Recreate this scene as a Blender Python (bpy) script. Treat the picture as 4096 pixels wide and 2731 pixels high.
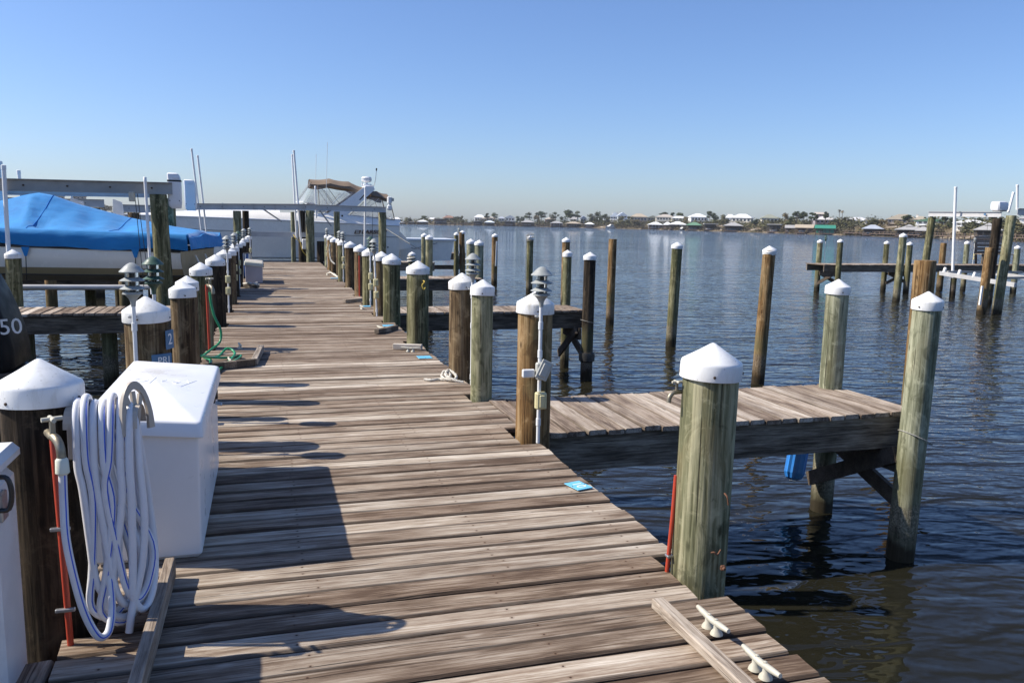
import bpy, bmesh, math, random
from mathutils import Vector, Matrix, noise as mnoise
R = math.radians
random.seed(11)
sc = bpy.context.scene
COL = sc.collection
for o in list(bpy.data.objects):
    bpy.data.objects.remove(o)

# ------------------------------------------------------------------ camera, sky, sun, exposure
DECK = 1.2                      # deck height above the water (water is z = 0)
cam_d = bpy.data.cameras.new('camera')
cam = bpy.data.objects.new('camera', cam_d)
COL.objects.link(cam)
cam_d.sensor_width = 36.0
cam_d.lens = 28.588
cam_d.clip_start = 0.05
cam_d.clip_end = 9000
yaw, pitch, roll = R(16.8367), R(8.3115), R(1.1111)
f0 = Vector((math.sin(yaw), math.cos(yaw), 0)); r0 = Vector((math.cos(yaw), -math.sin(yaw), 0)); u0 = Vector((0, 0, 1))
fw = f0 * math.cos(pitch) - u0 * math.sin(pitch)
up = u0 * math.cos(pitch) + f0 * math.sin(pitch)
rt = r0 * math.cos(roll) + up * math.sin(roll)
up2 = up * math.cos(roll) - r0 * math.sin(roll)
cam.matrix_world = Matrix(((rt.x, up2.x, -fw.x, -0.5178), (rt.y, up2.y, -fw.y, 0.0), (rt.z, up2.z, -fw.z, DECK + 1.4731), (0, 0, 0, 1)))
sc.camera = cam

SUN_EL = R(43.5)
SUN_DIR = Vector((-0.966 * math.cos(SUN_EL), 0.259 * math.cos(SUN_EL), math.sin(SUN_EL)))   # towards the sun
world = bpy.data.worlds.new('World')
sc.world = world
world.use_nodes = True
wn, wl = world.node_tree.nodes, world.node_tree.links
bg = wn['Background']
sky = wn.new('ShaderNodeTexSky')
sky.sky_type = 'NISHITA'
sky.sun_disc = False
sky.sun_elevation = SUN_EL
sky.sun_rotation = math.atan2(SUN_DIR.x, SUN_DIR.y)
sky.altitude = 0
sky.air_density = 1.0
sky.dust_density = 0.7
sky.ozone_density = 6.0
wb_ = wn.new('ShaderNodeMix'); wb_.data_type = 'RGBA'; wb_.blend_type = 'MULTIPLY'; wb_.inputs[0].default_value = 1.0
wb_.inputs[7].default_value = (.955, .985, 1.14, 1)          # the photograph's cool white balance, the same over the whole sky
wl.new(sky.outputs[0], wb_.inputs[6]); wl.new(wb_.outputs[2], bg.inputs[0])
bg.inputs[1].default_value = 0.104

sun_d = bpy.data.lights.new('sun', 'SUN')
sun_d.energy = 5.0
sun_d.angle = R(0.53)
sun_d.color = (1.0, 0.93, 0.81)
sun = bpy.data.objects.new('sun', sun_d)
COL.objects.link(sun)
sun.rotation_euler = (-SUN_DIR).to_track_quat('-Z', 'Y').to_euler()
sun.location = (-20, 5, 30)

sc.view_settings.view_transform = 'Standard'
sc.view_settings.look = 'None'
sc.view_settings.exposure = 0.46
sc.view_settings.gamma = 1.0
sc.view_settings.use_curve_mapping = False
sc.cycles.use_denoising = True
sc.cycles.max_bounces = 6
sc.cycles.glossy_bounces = 3
sc.cycles.transmission_bounces = 4
sc.cycles.transparent_max_bounces = 6
sc.cycles.caustics_reflective = False
sc.cycles.caustics_refractive = False
sc.cycles.volume_bounces = 0
sc.render.filter_size = 0.95

# ------------------------------------------------------------------ helpers
def basis(d):
    d = d.normalized()
    a = Vector((0, 0, 1)) if abs(d.z) < 0.95 else Vector((1, 0, 0))
    x = a.cross(d).normalized()
    return x, d.cross(x).normalized()

class MB:
    """collects shapes and links them as one mesh object"""
    def __init__(s): s.v = []; s.f = []
    def add(s, vs, fs):
        b = len(s.v); s.v += [tuple(v) for v in vs]; s.f += [tuple(i + b for i in f) for f in fs]; return s
    def box(s, c, d, M=None, b=0.0):
        hx, hy, hz = d[0] / 2, d[1] / 2, d[2] / 2
        if b <= 0:
            vs = [Vector((x * hx, y * hy, z * hz)) for z in (-1, 1) for y in (-1, 1) for x in (-1, 1)]
            fs = [(0, 2, 3, 1), (4, 5, 7, 6), (0, 1, 5, 4), (2, 6, 7, 3), (0, 4, 6, 2), (1, 3, 7, 5)]
        else:
            b = min(b, hx * .9, hy * .9, hz * .9)
            vs = []; idx = {}
            for sx in (-1, 1):
                for sy in (-1, 1):
                    for sz in (-1, 1):
                        for a in range(3):
                            q = [sx * (hx - b), sy * (hy - b), sz * (hz - b)]
                            q[a] = (sx * hx, sy * hy, sz * hz)[a]
                            idx[(sx, sy, sz, a)] = len(vs); vs.append(Vector(q))
            fs = []
            for a in range(3):
                o1, o2 = (a + 1) % 3, (a + 2) % 3
                for sg in (-1, 1):
                    q = []
                    for p, r in ((-1, -1), (1, -1), (1, 1), (-1, 1)):
                        k = [0, 0, 0]; k[a] = sg; k[o1] = p; k[o2] = r
                        q.append(idx[(*k, a)])
                    fs.append(tuple(q if sg > 0 else q[::-1]))
            for a in range(3):           # edges along axis a
                o1, o2 = (a + 1) % 3, (a + 2) % 3
                for p in (-1, 1):
                    for r in (-1, 1):
                        k0 = [0, 0, 0]; k0[o1] = p; k0[o2] = r
                        k1 = list(k0); k0[a] = -1; k1[a] = 1
                        q = [idx[(*k0, o1)], idx[(*k1, o1)], idx[(*k1, o2)], idx[(*k0, o2)]]
                        fs.append(tuple(q if p * r < 0 else q[::-1]))
            for sx in (-1, 1):
                for sy in (-1, 1):
                    for sz in (-1, 1):
                        q = [idx[(sx, sy, sz, a)] for a in range(3)]
                        fs.append(tuple(q if sx * sy * sz > 0 else q[::-1]))
        c = Vector(c)
        vs = [(M @ v if M else v) + c for v in vs]
        return s.add(vs, fs)
    def beam(s, a, b, w, h, upv=(0, 0, 1)):
        """rectangular timber from a to b, w wide, h high"""
        a, b = Vector(a), Vector(b); d = (b - a).normalized()
        side = Vector(upv).cross(d)
        if side.length < 1e-4: side = Vector((1, 0, 0))
        side.normalize(); u = d.cross(side)
        vs = [e + side * (sx * w / 2) + u * (sz * h / 2) for e in (a, b) for sx, sz in ((-1, -1), (1, -1), (1, 1), (-1, 1))]
        return s.add(vs, [(0, 1, 2, 3), (7, 6, 5, 4), (0, 4, 5, 1), (1, 5, 6, 2), (2, 6, 7, 3), (3, 7, 4, 0)])
    def tube(s, pts, r, n=8, caps=True):
        pts = [Vector(p) for p in pts]; rr = r if isinstance(r, (list, tuple)) else [r] * len(pts)
        rings = []; x = None
        for i, p in enumerate(pts):
            d = (pts[min(i + 1, len(pts) - 1)] - pts[max(i - 1, 0)])
            if d.length < 1e-9: d = Vector((0, 0, 1))
            d.normalize()
            if x is None: x, y = basis(d)
            else:
                x = (x - d * x.dot(d)); x = x.normalized() if x.length > 1e-6 else basis(d)[0]; y = d.cross(x)
            rings.append([p + (x * math.cos(t) + y * math.sin(t)) * rr[i] for t in [2 * math.pi * k / n for k in range(n)]])
        return s.loft(rings, caps=caps)
    def loft(s, rings, caps=True, closed=True):
        n = len(rings[0]); vs = [v for r in rings for v in r]; fs = []
        m = n if closed else n - 1
        for i in range(len(rings) - 1):
            for k in range(m):
                a, b = i * n + k, i * n + (k + 1) % n
                fs.append((a, b, b + n, a + n))
        if caps:
            fs.append(tuple(range(n))[::-1]); o = (len(rings) - 1) * n; fs.append(tuple(o + k for k in range(n)))
        return s.add(vs, fs)
    def lathe(s, prof, n=24, c=(0, 0, 0), M=None, caps=True):
        rings = []
        for r, z in prof:
            ring = [Vector((math.cos(2 * math.pi * k / n) * r, math.sin(2 * math.pi * k / n) * r, z)) for k in range(n)]
            rings.append([(M @ v if M else v) + Vector(c) for v in ring])
        return s.loft(rings, caps)
    def prism(s, poly, lo, hi, axis='z'):
        def P(u, v, w): return {'z': (u, v, w), 'y': (u, w, v), 'x': (w, u, v)}[axis]
        n = len(poly)
        vs = [P(u, v, lo) for u, v in poly] + [P(u, v, hi) for u, v in poly]
        fs = [tuple(range(n))[::-1], tuple(range(n, 2 * n))] + [(k, (k + 1) % n, n + (k + 1) % n, n + k) for k in range(n)]
        return s.add(vs, fs)
    def mesh(s, name, mat, smooth=None):
        me = bpy.data.meshes.new(name); me.from_pydata(s.v, [], s.f)
        if mat: me.materials.append(M_(mat))
        bm = bmesh.new(); bm.from_mesh(me); bmesh.ops.recalc_face_normals(bm, faces=bm.faces); bm.to_mesh(me); bm.free()
        if smooth is not None:
            me.polygons.foreach_set('use_smooth', [True] * len(me.polygons)); me.set_sharp_from_angle(angle=R(smooth))
        return me
    def build(s, name, mat, parent=None, smooth=None, loc=None, rot=None):
        return inst(s.mesh(name, mat, smooth), name, parent, loc, rot)

def inst(me, name, parent=None, loc=None, rot=None, scale=None):
    o = bpy.data.objects.new(name, me); COL.objects.link(o)
    if parent: o.parent = parent
    if loc: o.location = loc
    if rot: o.rotation_euler = rot
    if scale: o.scale = scale
    return o
def tag(o, label=None, cat=None, group=None, kind=None):
    if label: o['label'] = label
    if cat: o['category'] = cat
    if group: o['group'] = group
    if kind: o['kind'] = kind
    return o
def thing(name, label, cat, loc=(0, 0, 0), rz=0.0, group=None):
    o = bpy.data.objects.new(name, None); COL.objects.link(o)
    o.empty_display_size = .1; o.location = loc; o.rotation_euler = (0, 0, rz)
    return tag(o, label, cat, group)
def text(body, name, mat, parent, loc, rot, size, ext=0.002, align='CENTER', shear=0.0, xs=1.0, bold=0.0):
    c = bpy.data.curves.new(name, 'FONT'); c.body = body; c.size = size; c.extrude = ext; c.align_x = align; c.align_y = 'CENTER'; c.shear = shear
    c.offset = bold; c.resolution_u = 3; c.materials.append(M_(mat))
    tmp = bpy.data.objects.new(name, c); COL.objects.link(tmp); dg = bpy.context.evaluated_depsgraph_get()
    me = bpy.data.meshes.new_from_object(tmp.evaluated_get(dg)); bpy.data.objects.remove(tmp); bpy.data.curves.remove(c)
    me.name = name; o = bpy.data.objects.new(name, me); COL.objects.link(o); o.parent = parent; o.location = loc
    if isinstance(rot, Matrix): o.rotation_euler = rot.to_euler()
    else: o.rotation_euler = rot
    o.scale = (xs, 1, 1)
    return o
def nz(x, y=0.0, z=0.0): return mnoise.noise(Vector((x, y, z)))
def smooth_path(pts, n=6):
    """Catmull-Rom through the points"""
    P = [Vector(p) for p in pts]; P = [P[0] * 2 - P[1]] + P + [P[-1] * 2 - P[-2]]; out = []
    for i in range(1, len(P) - 2):
        a, b, c, d = P[i - 1:i + 3]
        for k in range(n):
            t = k / n
            out.append(.5 * ((2 * b) + (c - a) * t + (2 * a - 5 * b + 4 * c - d) * t * t + (3 * b - a - 3 * c + d) * t ** 3))
    out.append(P[-2]); return out

# ------------------------------------------------------------------ materials (all procedural)
MATS = {}
def M_(n): return MATS[n]
class NT:
    def __init__(s, name):
        m = bpy.data.materials.new(name); m.use_nodes = True; MATS[name] = m
        s.m = m; s.n = m.node_tree.nodes; s.l = m.node_tree.links; s.p = s.n['Principled BSDF']
    def new(s, t, **k):
        n = s.n.new(t)
        for a, b in k.items(): setattr(n, a, b)
        return n
    def set(s, sock, v):
        if hasattr(v, 'node') or isinstance(v, bpy.types.NodeSocket): s.l.new(v, sock)
        else: sock.default_value = v
    def math(s, op, a, b=None, c=None):
        n = s.new('ShaderNodeMath', operation=op); s.set(n.inputs[0], a)
        if b is not None: s.set(n.inputs[1], b)
        if c is not None: s.set(n.inputs[2], c)
        return n.outputs[0]
    def vmath(s, op, a, b):
        n = s.new('ShaderNodeVectorMath', operation=op); s.set(n.inputs[0], a); s.set(n.inputs[1], b); return n.outputs[0]
    def noise(s, vec, scale, detail=4, rough=.55, dist=0.0):
        n = s.new('ShaderNodeTexNoise'); s.set(n.inputs['Vector'], vec); n.inputs['Scale'].default_value = scale
        n.inputs['Detail'].default_value = detail; n.inputs['Roughness'].default_value = rough; n.inputs['Distortion'].default_value = dist
        return n.outputs['Fac']
    def ramp(s, f, stops, interp='LINEAR'):
        n = s.new('ShaderNodeValToRGB'); n.color_ramp.interpolation = interp; e = n.color_ramp.elements
        while len(e) < len(stops): e.new(.5)
        for i, (pos, c) in enumerate(stops):
            e[i].position = pos; e[i].color = (*c, 1) if len(c) == 3 else c
        s.set(n.inputs[0], f); return n.outputs[0]
    def mix(s, f, a, b, mode='MIX'):
        n = s.new('ShaderNodeMix', data_type='RGBA', blend_type=mode); s.set(n.inputs[0], f)
        for i, v in ((6, a), (7, b)): s.set(n.inputs[i], (*v, 1) if isinstance(v, tuple) and len(v) == 3 else v)
        return n.outputs[2]
    def maprange(s, v, a, b, c=0.0, d=1.0):
        n = s.new('ShaderNodeMapRange'); s.set(n.inputs[0], v)
        for i, x in enumerate((a, b, c, d)): n.inputs[i + 1].default_value = x
        return n.outputs[0]
    def bump(s, h, strength=.3, dist=.01, normal=None):
        n = s.new('ShaderNodeBump'); n.inputs['Strength'].default_value = strength; n.inputs['Distance'].default_value = dist; s.set(n.inputs['Height'], h)
        if normal is not None: s.l.new(normal, n.inputs['Normal'])
        s.l.new(n.outputs[0], s.p.inputs['Normal']); return n.outputs[0]
    def objco(s):
        return s.new('ShaderNodeTexCoord').outputs['Object']
    def pos(s): return s.new('ShaderNodeNewGeometry').outputs['Position']
    def rnd(s): return s.new('ShaderNodeObjectInfo').outputs['Random']
    def scale(s, v, sc_): return s.vmath('MULTIPLY', v, sc_)
    def pr(s, **k):
        for a, b in k.items():
            nm = {'color': 'Base Color', 'rough': 'Roughness', 'metal': 'Metallic', 'spec': 'Specular IOR Level', 'ior': 'IOR', 'trans': 'Transmission Weight', 'alpha': 'Alpha', 'coat': 'Coat Weight', 'sheen': 'Sheen Weight'}[a]
            if isinstance(b, tuple) and len(b) == 3: b = (*b, 1)
            s.set(s.p.inputs[nm], b)
        return s

def simple(name, col, rough=.5, metal=0.0, var=.12, scale=6.0, bump=0.0, dirt=None, dirt_amt=.5, spec=.5, dark=.55, streak=None):
    t = NT(name); co = t.objco()
    if streak: co2 = t.scale(co, streak)
    else: co2 = co
    n1 = t.noise(co2, scale, 5, .6)
    lo = tuple(max(0, c * (1 - var)) for c in col); hi = tuple(min(1, c * (1 + var)) for c in col)
    c = t.ramp(n1, [(.3, lo), (.7, hi)])
    if dirt:
        n2 = t.noise(co2, scale * .7, 6, .7); c = t.mix(t.maprange(n2, dark, dark + .2, 0, dirt_amt), c, dirt)
    r = t.maprange(t.noise(co, scale * 3, 3), .3, .7, max(.03, rough - .08), min(1, rough + .08))
    t.pr(color=c, rough=r, metal=metal, spec=spec)
    if bump: t.bump(t.noise(co2, scale * 8, 4, .6), .5, bump)
    return t

def wood_plank(name, tones, pale=1.0, long_axis=0):
    """weathered board; grain along the board's own x"""
    t = NT(name); co = t.objco(); rn = t.rnd()
    off = t.new('ShaderNodeCombineXYZ'); t.set(off.inputs[0], t.math('MULTIPLY', rn, 37.3)); t.set(off.inputs[1], t.math('MULTIPLY', rn, 91.7)); t.set(off.inputs[2], t.math('MULTIPLY', rn, 13.1))
    v = t.vmath('ADD', co, off.outputs[0])
    ax = lambda a, b: (a, b, b) if long_axis == 0 else ((b, a, b) if long_axis == 1 else (b, b, a))
    wob = t.noise(t.scale(v, ax(1.3, 6)), 1.0, 3, .5)
    w2 = t.new('ShaderNodeCombineXYZ'); 
    for i in range(3): t.set(w2.inputs[i], 0.0 if i == long_axis else t.math('MULTIPLY', wob, .05))
    vv = t.vmath('ADD', v, w2.outputs[0])
    g1 = t.noise(t.scale(vv, ax(1.9, 85)), 1.0, 6, .66)
    g2 = t.noise(t.scale(vv, ax(5.0, 260)), 1.0, 4, .65)
    bl = t.noise(t.scale(v, ax(2.4, 13)), 1.0, 5, .62)
    f = t.math('ADD', t.math('ADD', t.math('MULTIPLY', g1, .50), t.math('MULTIPLY', g2, .25)), t.math('MULTIPLY', bl, .49))
    f = t.math('ADD', f, t.maprange(rn, 0, 1, -.10, .06))
    c = t.ramp(f, [(.47, tones[0]), (.565, tones[1]), (.65, tones[2]), (.78, tones[3])])
    ck = t.noise(t.scale(vv, ax(.7, 95)), 1.0, 2, .5)
    crk = t.maprange(ck, .655, .70, 0, 1)
    c = t.mix(t.math('MULTIPLY', crk, .8), c, tuple(x * .35 for x in tones[0]))
    # knots
    vo = t.new('ShaderNodeTexVoronoi'); vo.inputs['Scale'].default_value = 1.0; t.set(vo.inputs['Vector'], t.scale(v, ax(2.1, 8.2)))
    kd = vo.outputs['Distance']
    ring = t.math('SINE', t.math('MULTIPLY', kd, 90))
    kmask = t.maprange(kd, .05, .13, 1, 0)
    core = t.maprange(kd, .015, .05, 1, 0)
    c = t.mix(t.math('MULTIPLY', kmask, t.maprange(ring, -1, 1, .15, .55)), c, tuple(min(1, x * 1.15) for x in tones[3]))
    c = t.mix(t.math('MULTIPLY', core, .75), c, (.17, .085, .04))
    # per-board tint: greyer or browner
    r2 = t.math('FRACT', t.math('MULTIPLY', rn, 17.31))
    tint = t.ramp(r2, [(0, (.72, .65, .59)), (.3, (.97, .915, .855)), (.62, (.88, .85, .815)), (.85, (1.08, 1.05, 1.0)), (1, (1.35, 1.33, 1.29))])
    c = t.mix(1.0, c, tint, 'MULTIPLY')
    # long edges darkened: shade of the board gaps put into the colour
    se = t.new('ShaderNodeSeparateXYZ'); t.l.new(co, se.inputs[0]); acr = t.math('ABSOLUTE', se.outputs[1 if long_axis == 0 else 0])
    c = t.mix(t.maprange(t.math('ADD', acr, t.math('MULTIPLY', g2, .008)), .061, .070, 0, .66), c, tuple(x * .5 for x in tones[0]))
    # damp or dirty blotches
    st = t.noise(t.scale(v, ax(.9, 2.2)), 1.0, 5, .65)
    c = t.mix(t.maprange(st, .58, .76, 0, .4), c, tuple(x * .9 for x in tones[0]))
    if long_axis == 0:        # rusty nail heads in pairs over each stringer
        best = None
        for nx in (1.07, .41):
            dx = t.math('ABSOLUTE', t.math('SUBTRACT', t.math('ABSOLUTE', se.outputs[0]), nx)); dy = t.math('ABSOLUTE', t.math('SUBTRACT', acr, .036))
            d2 = t.math('SQRT', t.math('ADD', t.math('MULTIPLY', dx, dx), t.math('MULTIPLY', dy, dy))); best = d2 if best is None else t.math('MINIMUM', best, d2)
        c = t.mix(t.maprange(best, .004, .013, .45, 0), c, (.12, .06, .03)); c = t.mix(t.maprange(best, .0035, .005, .95, 0), c, (.035, .018, .012))
    t.pr(color=c, rough=.86, spec=.25)
    t.bump(t.math('SUBTRACT', t.math('ADD', t.math('MULTIPLY', g1, .7), t.math('MULTIPLY', g2, .5)), crk), .8, .006)
    return t

DECKT = [(.105, .071, .049), (.228, .174, .131), (.355, .300, .243), (.55, .50, .435)]
wood_plank('deck_wood', DECKT)
wood_plank('deck_wood_pale', [(.115, .086, .066), (.265, .213, .17), (.405, .345, .288), (.57, .522, .46)], long_axis=1)
wood_plank('rail_wood', [(.20, .165, .135), (.39, .345, .295), (.52, .475, .42), (.64, .60, .54)], long_axis=1)
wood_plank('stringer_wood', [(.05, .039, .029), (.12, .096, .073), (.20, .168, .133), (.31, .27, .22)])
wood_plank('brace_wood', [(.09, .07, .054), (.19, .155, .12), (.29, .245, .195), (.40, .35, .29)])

def piling_mat(name, a, b, c_, streak_col, streak_amt, band=True):
    t = NT(name); co = t.objco(); rn = t.rnd()
    off = t.new('ShaderNodeCombineXYZ'); t.set(off.inputs[0], t.math('MULTIPLY', rn, 31.0)); t.set(off.inputs[1], t.math('MULTIPLY', rn, 53.0)); t.set(off.inputs[2], t.math('MULTIPLY', rn, 7.0))
    v = t.vmath('ADD', co, off.outputs[0])
    g1 = t.noise(t.scale(v, (16, 16, 1.1)), 1.0, 6, .65, .3)
    g2 = t.noise(t.scale(v, (75, 75, 2.6)), 1.0, 4, .6)
    bl = t.noise(t.scale(v, (4, 4, 2.0)), 1.0, 5, .6)
    f = t.math('ADD', t.math('MULTIPLY', g1, .66), t.math('MULTIPLY', g2, .36))
    c = t.ramp(f, [(.42, a), (.51, b), (.61, c_)])
    c = t.mix(t.maprange(bl, .5, .68, 0, streak_amt), c, streak_col)
    pt = t.noise(t.scale(v, (7, 7, 5)), 1.0, 6, .7, .6)                       # mottled weathering
    c = t.mix(t.maprange(pt, .54, .64, 0, .6), c, tuple(min(1, x * 1.25) for x in c_)); c = t.mix(t.maprange(pt, .44, .36, 0, .6), c, tuple(x * .75 for x in a))
    vk = t.new('ShaderNodeTexVoronoi'); vk.inputs['Scale'].default_value = 1.0; t.set(vk.inputs['Vector'], t.scale(v, (7, 7, 3.2))); kd = vk.outputs['Distance']
    c = t.mix(t.maprange(kd, .04, .11, .75, 0), c, tuple(x * .45 for x in a))  # knots
    g3 = t.noise(t.scale(v, (9, 9, .5)), 1.0, 4, .6)
    c = t.mix(t.maprange(g3, .58, .74, 0, .7), c, tuple(x * .28 for x in a))          # dark drying checks
    fine = t.noise(t.scale(v, (40, 40, .9)), 1.0, 3, .5)
    crack = t.maprange(fine, .66, .70, 0, 1)
    c = t.mix(t.math('MULTIPLY', crack, .75), c, (.02, .015, .01))
    if band:     # barnacle band and wet, dark foot at the tide line (stains with a place of their own)
        z = t.new('ShaderNodeSeparateXYZ'); t.l.new(t.pos(), z.inputs[0])
        zz = t.math('ADD', z.outputs[2], t.maprange(t.noise(t.scale(v, (5, 5, 3)), 1.0, 4, .6), 0, 1, -.14, .14))
        barn = t.math('MULTIPLY', t.maprange(zz, .16, .22), t.maprange(zz, .46, .56, 1, 0))
        bcol = t.ramp(t.noise(v, 60, 3, .7), [(.42, (.05, .04, .028)), (.62, (.30, .25, .19))])
        c = t.mix(t.math('MULTIPLY', barn, .62), c, bcol)
        c = t.mix(t.maprange(zz, .12, .30, .95, 0), c, (.022, .016, .009))
        c = t.mix(t.math('MULTIPLY', t.maprange(zz, .45, .60), t.maprange(zz, .75, 1.0, .55, 0)), c, (.11, .105, .05))
    t.pr(color=c, rough=.85, spec=.2)
    t.bump(t.math('SUBTRACT', t.math('ADD', t.math('MULTIPLY', g1, .7), t.math('MULTIPLY', g2, .5)), t.math('MULTIPLY', crack, .8)), .8, .008)
piling_mat('piling_green', (.066, .068, .034), (.185, .183, .105), (.35, .33, .21), (.20, .14, .065), .5)
piling_mat('piling_olive', (.045, .044, .020), (.135, .125, .062), (.27, .25, .145), (.075, .09, .04), .5)
piling_mat('piling_pale', (.105, .11, .065), (.215, .22, .145), (.36, .36, .25), (.17, .135, .07), .45)
piling_mat('piling_brown', (.045, .028, .015), (.135, .09, .048), (.26, .195, .115), (.085, .08, .04), .4)
piling_mat('piling_orange', (.075, .038, .015), (.20, .115, .045), (.32, .22, .115), (.13, .12, .062), .6)
piling_mat('piling_dark', (.008, .006, .004), (.024, .017, .011), (.075, .055, .036), (.04, .024, .012), .3)  # dark wood, darkened further: shade of the camera-facing sides put into the colour
def cap_mat():
    t = NT('cap_white'); co = t.objco(); rn = t.rnd(); of = t.new('ShaderNodeCombineXYZ')
    for i in range(3): t.set(of.inputs[i], t.math('MULTIPLY', rn, 17.0 + 9 * i))
    v = t.vmath('ADD', co, of.outputs[0]); n1 = t.noise(t.scale(v, (26, 26, 7)), 1.0, 5, .65); n2 = t.noise(v, 9, 4, .6); sp = t.noise(v, 70, 2, .5)
    c = t.mix(t.math('MULTIPLY', t.maprange(n1, .50, .72), t.maprange(rn, 0, 1, .2, .95)), (.80, .80, .785), (.47, .44, .37))
    c = t.mix(t.maprange(n2, .62, .75, 0, .35), c, (.45, .46, .40)); c = t.mix(t.maprange(sp, .70, .74, 0, .6), c, (.22, .20, .16))
    t.pr(color=c, rough=.36); t.bump(n2, .15, .01)
cap_mat()
simple('pvc', (.70, .71, .71), .38, var=.06, scale=5, dirt=(.45, .43, .40), dirt_amt=.35)
simple('pvc_bright', (.82, .82, .81), .35, var=.04, scale=4, dirt=(.6, .6, .58), dirt_amt=.3)
simple('gelcoat_white', (.87, .83, .75), .25, var=.03, scale=2.0, dirt=(.6, .57, .52), dirt_amt=.25)
simple('box_white', (.80, .80, .80), .33, var=.02, scale=2.4, dirt=(.62, .62, .62), dirt_amt=.2, bump=.0006)
simple('box_grey', (.38, .38, .42), .5, var=.05, scale=5, dirt=(.28, .28, .30), dirt_amt=.3)
simple('box_cream', (.55, .55, .45), .5, var=.05, scale=5)
simple('box_ribbed', (.62, .56, .47), .55, var=.08, scale=5)
simple('outlet_beige', (.56, .51, .29), .45, var=.08, scale=9, dirt=(.34, .30, .17), dirt_amt=.45)
simple('outlet_grey', (.44, .44, .40), .5, var=.12, scale=9, dirt=(.25, .24, .2), dirt_amt=.4)
simple('lamp_grey', (.33, .345, .33), .5, var=.12, scale=14, dirt=(.20, .20, .19), dirt_amt=.4)
simple('lamp_green', (.055, .105, .075), .45, var=.2, scale=14, dirt=(.13, .16, .13), dirt_amt=.35)
simple('aluminium', (.36, .35, .33), .5, metal=.3, var=.12, scale=3, dirt=(.22, .21, .19), dirt_amt=.5, streak=(1, 1, 1))
simple('aluminium_white', (.52, .51, .50), .5, metal=.2, var=.10, scale=3, dirt=(.33, .32, .30), dirt_amt=.45)
simple('steel', (.42, .42, .42), .4, metal=.9, var=.15, scale=20)
simple('cable', (.05, .048, .045), .5, metal=.6)
simple('brass', (.30, .26, .19), .45, metal=.7, var=.25, scale=30, dirt=(.22, .30, .25), dirt_amt=.5)
simple('galv_cream', (.50, .475, .39), .55, metal=.1, var=.12, scale=24, dirt=(.36, .31, .22), dirt_amt=.45)
simple('black_plastic', (.015, .015, .016), .35, var=.2, scale=8)
simple('black_rubber', (.02, .02, .02), .6, var=.2, scale=8)
simple('screw_dark', (.07, .045, .03), .5, metal=.5)
simple('rust', (.12, .05, .025), .8, var=.3, scale=30)
simple('red_pipe', (.42, .05, .022), .42, var=.12, scale=8, dirt=(.33, .05, .03), dirt_amt=.4)
simple('hose_white', (.72, .72, .74), .35, var=.05, scale=10, dirt=(.5, .5, .52), dirt_amt=.3)
simple('hose_blue', (.05, .12, .60), .4, var=.1)
simple('hose_green', (.02, .25, .10), .4, var=.25, scale=10)
simple('hose_fitting', (.70, .72, .60), .4, var=.05)
simple('hanger_beige', (.47, .41, .34), .5, var=.08, scale=8, dirt=(.33, .28, .22), dirt_amt=.4)
simple('rope_white', (.60, .57, .50), .9, var=.25, scale=60, bump=.004)
simple('rope_grey', (.30, .29, .26), .9, var=.25, scale=60, bump=.004)
simple('sign_blue', (.16, .50, .74), .4, var=.06, scale=6, dirt=(.12, .33, .46), dirt_amt=.4)
simple('sign_dark_blue', (.07, .17, .30), .4, var=.06, scale=6)
simple('paint_white', (.82, .82, .80), .4, var=.03)
simple('bumper_blue', (.03, .20, .60), .4, var=.12, scale=8, dirt=(.02, .10, .28), dirt_amt=.4)
simple('hull_tan', (.32, .25, .14), .35, var=.06, scale=2)
simple('hull_grey', (.33, .32, .31), .45, var=.06, scale=2)
simple('hull_bottom', (.22, .21, .20), .6, var=.12, scale=3, dirt=(.12, .11, .09), dirt_amt=.5)
simple('canvas_brown', (.20, .145, .10), .85, var=.10, scale=12, bump=.002, dirt=(.13, .09, .06), dirt_amt=.3)
simple('lettering_brown', (.16, .10, .07), .5)
simple('cowl_black', (.008, .009, .011), .42, var=.1, scale=4, spec=.08)
simple('cowl_grey', (.045, .045, .05), .45, var=.1, scale=4)
simple('decal_silver', (.55, .56, .58), .35, var=.04)
simple('radar_white', (.80, .81, .82), .3, var=.03)
simple('blue_chair', (.05, .16, .42), .6, var=.1)
simple('yellow_cord', (.60, .42, .06), .5)

def blue_canvas():
    t = NT('canvas_blue'); co = t.objco()
    n1 = t.noise(co, 1.6, 5, .6); n2 = t.noise(t.scale(co, (3, 9, 9)), 1.0, 5, .6)
    c = t.ramp(n1, [(.3, (.010, .165, .42)), (.7, (.022, .25, .60))])
    c = t.mix(t.maprange(n2, .55, .75, 0, .35), c, (.01, .10, .36))
    t.pr(color=c, rough=.78, spec=.25, sheen=.15)
    t.bump(t.math('ADD', t.noise(t.scale(co, (1.5, 5, 5)), 1.0, 3, .5), t.math('MULTIPLY', t.noise(co, 220, 2), .03)), .5, .05)
blue_canvas()

def glass(name, col=(1, 1, 1), rough=.02, ior=1.45):
    t = NT(name); co = t.objco(); t.pr(color=col, rough=t.maprange(t.noise(co, 8, 3), .3, .7, rough, rough + .06), ior=ior, trans=1.0)
glass('lamp_glass', (.86, .88, .84), .05)
def vinyl(name, alpha, col):
    t = NT(name); co = t.objco(); a = t.maprange(t.noise(co, 2.5, 4, .6), .3, .7, alpha - .1, alpha + .12)
    t.pr(color=col, rough=.12, alpha=a)
vinyl('clear_vinyl', .13, (.66, .66, .70))
vinyl('cloudy_vinyl', .72, (.62, .63, .64))
simple('window_glass', (.03, .04, .05), .08, var=.3, scale=2)

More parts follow.
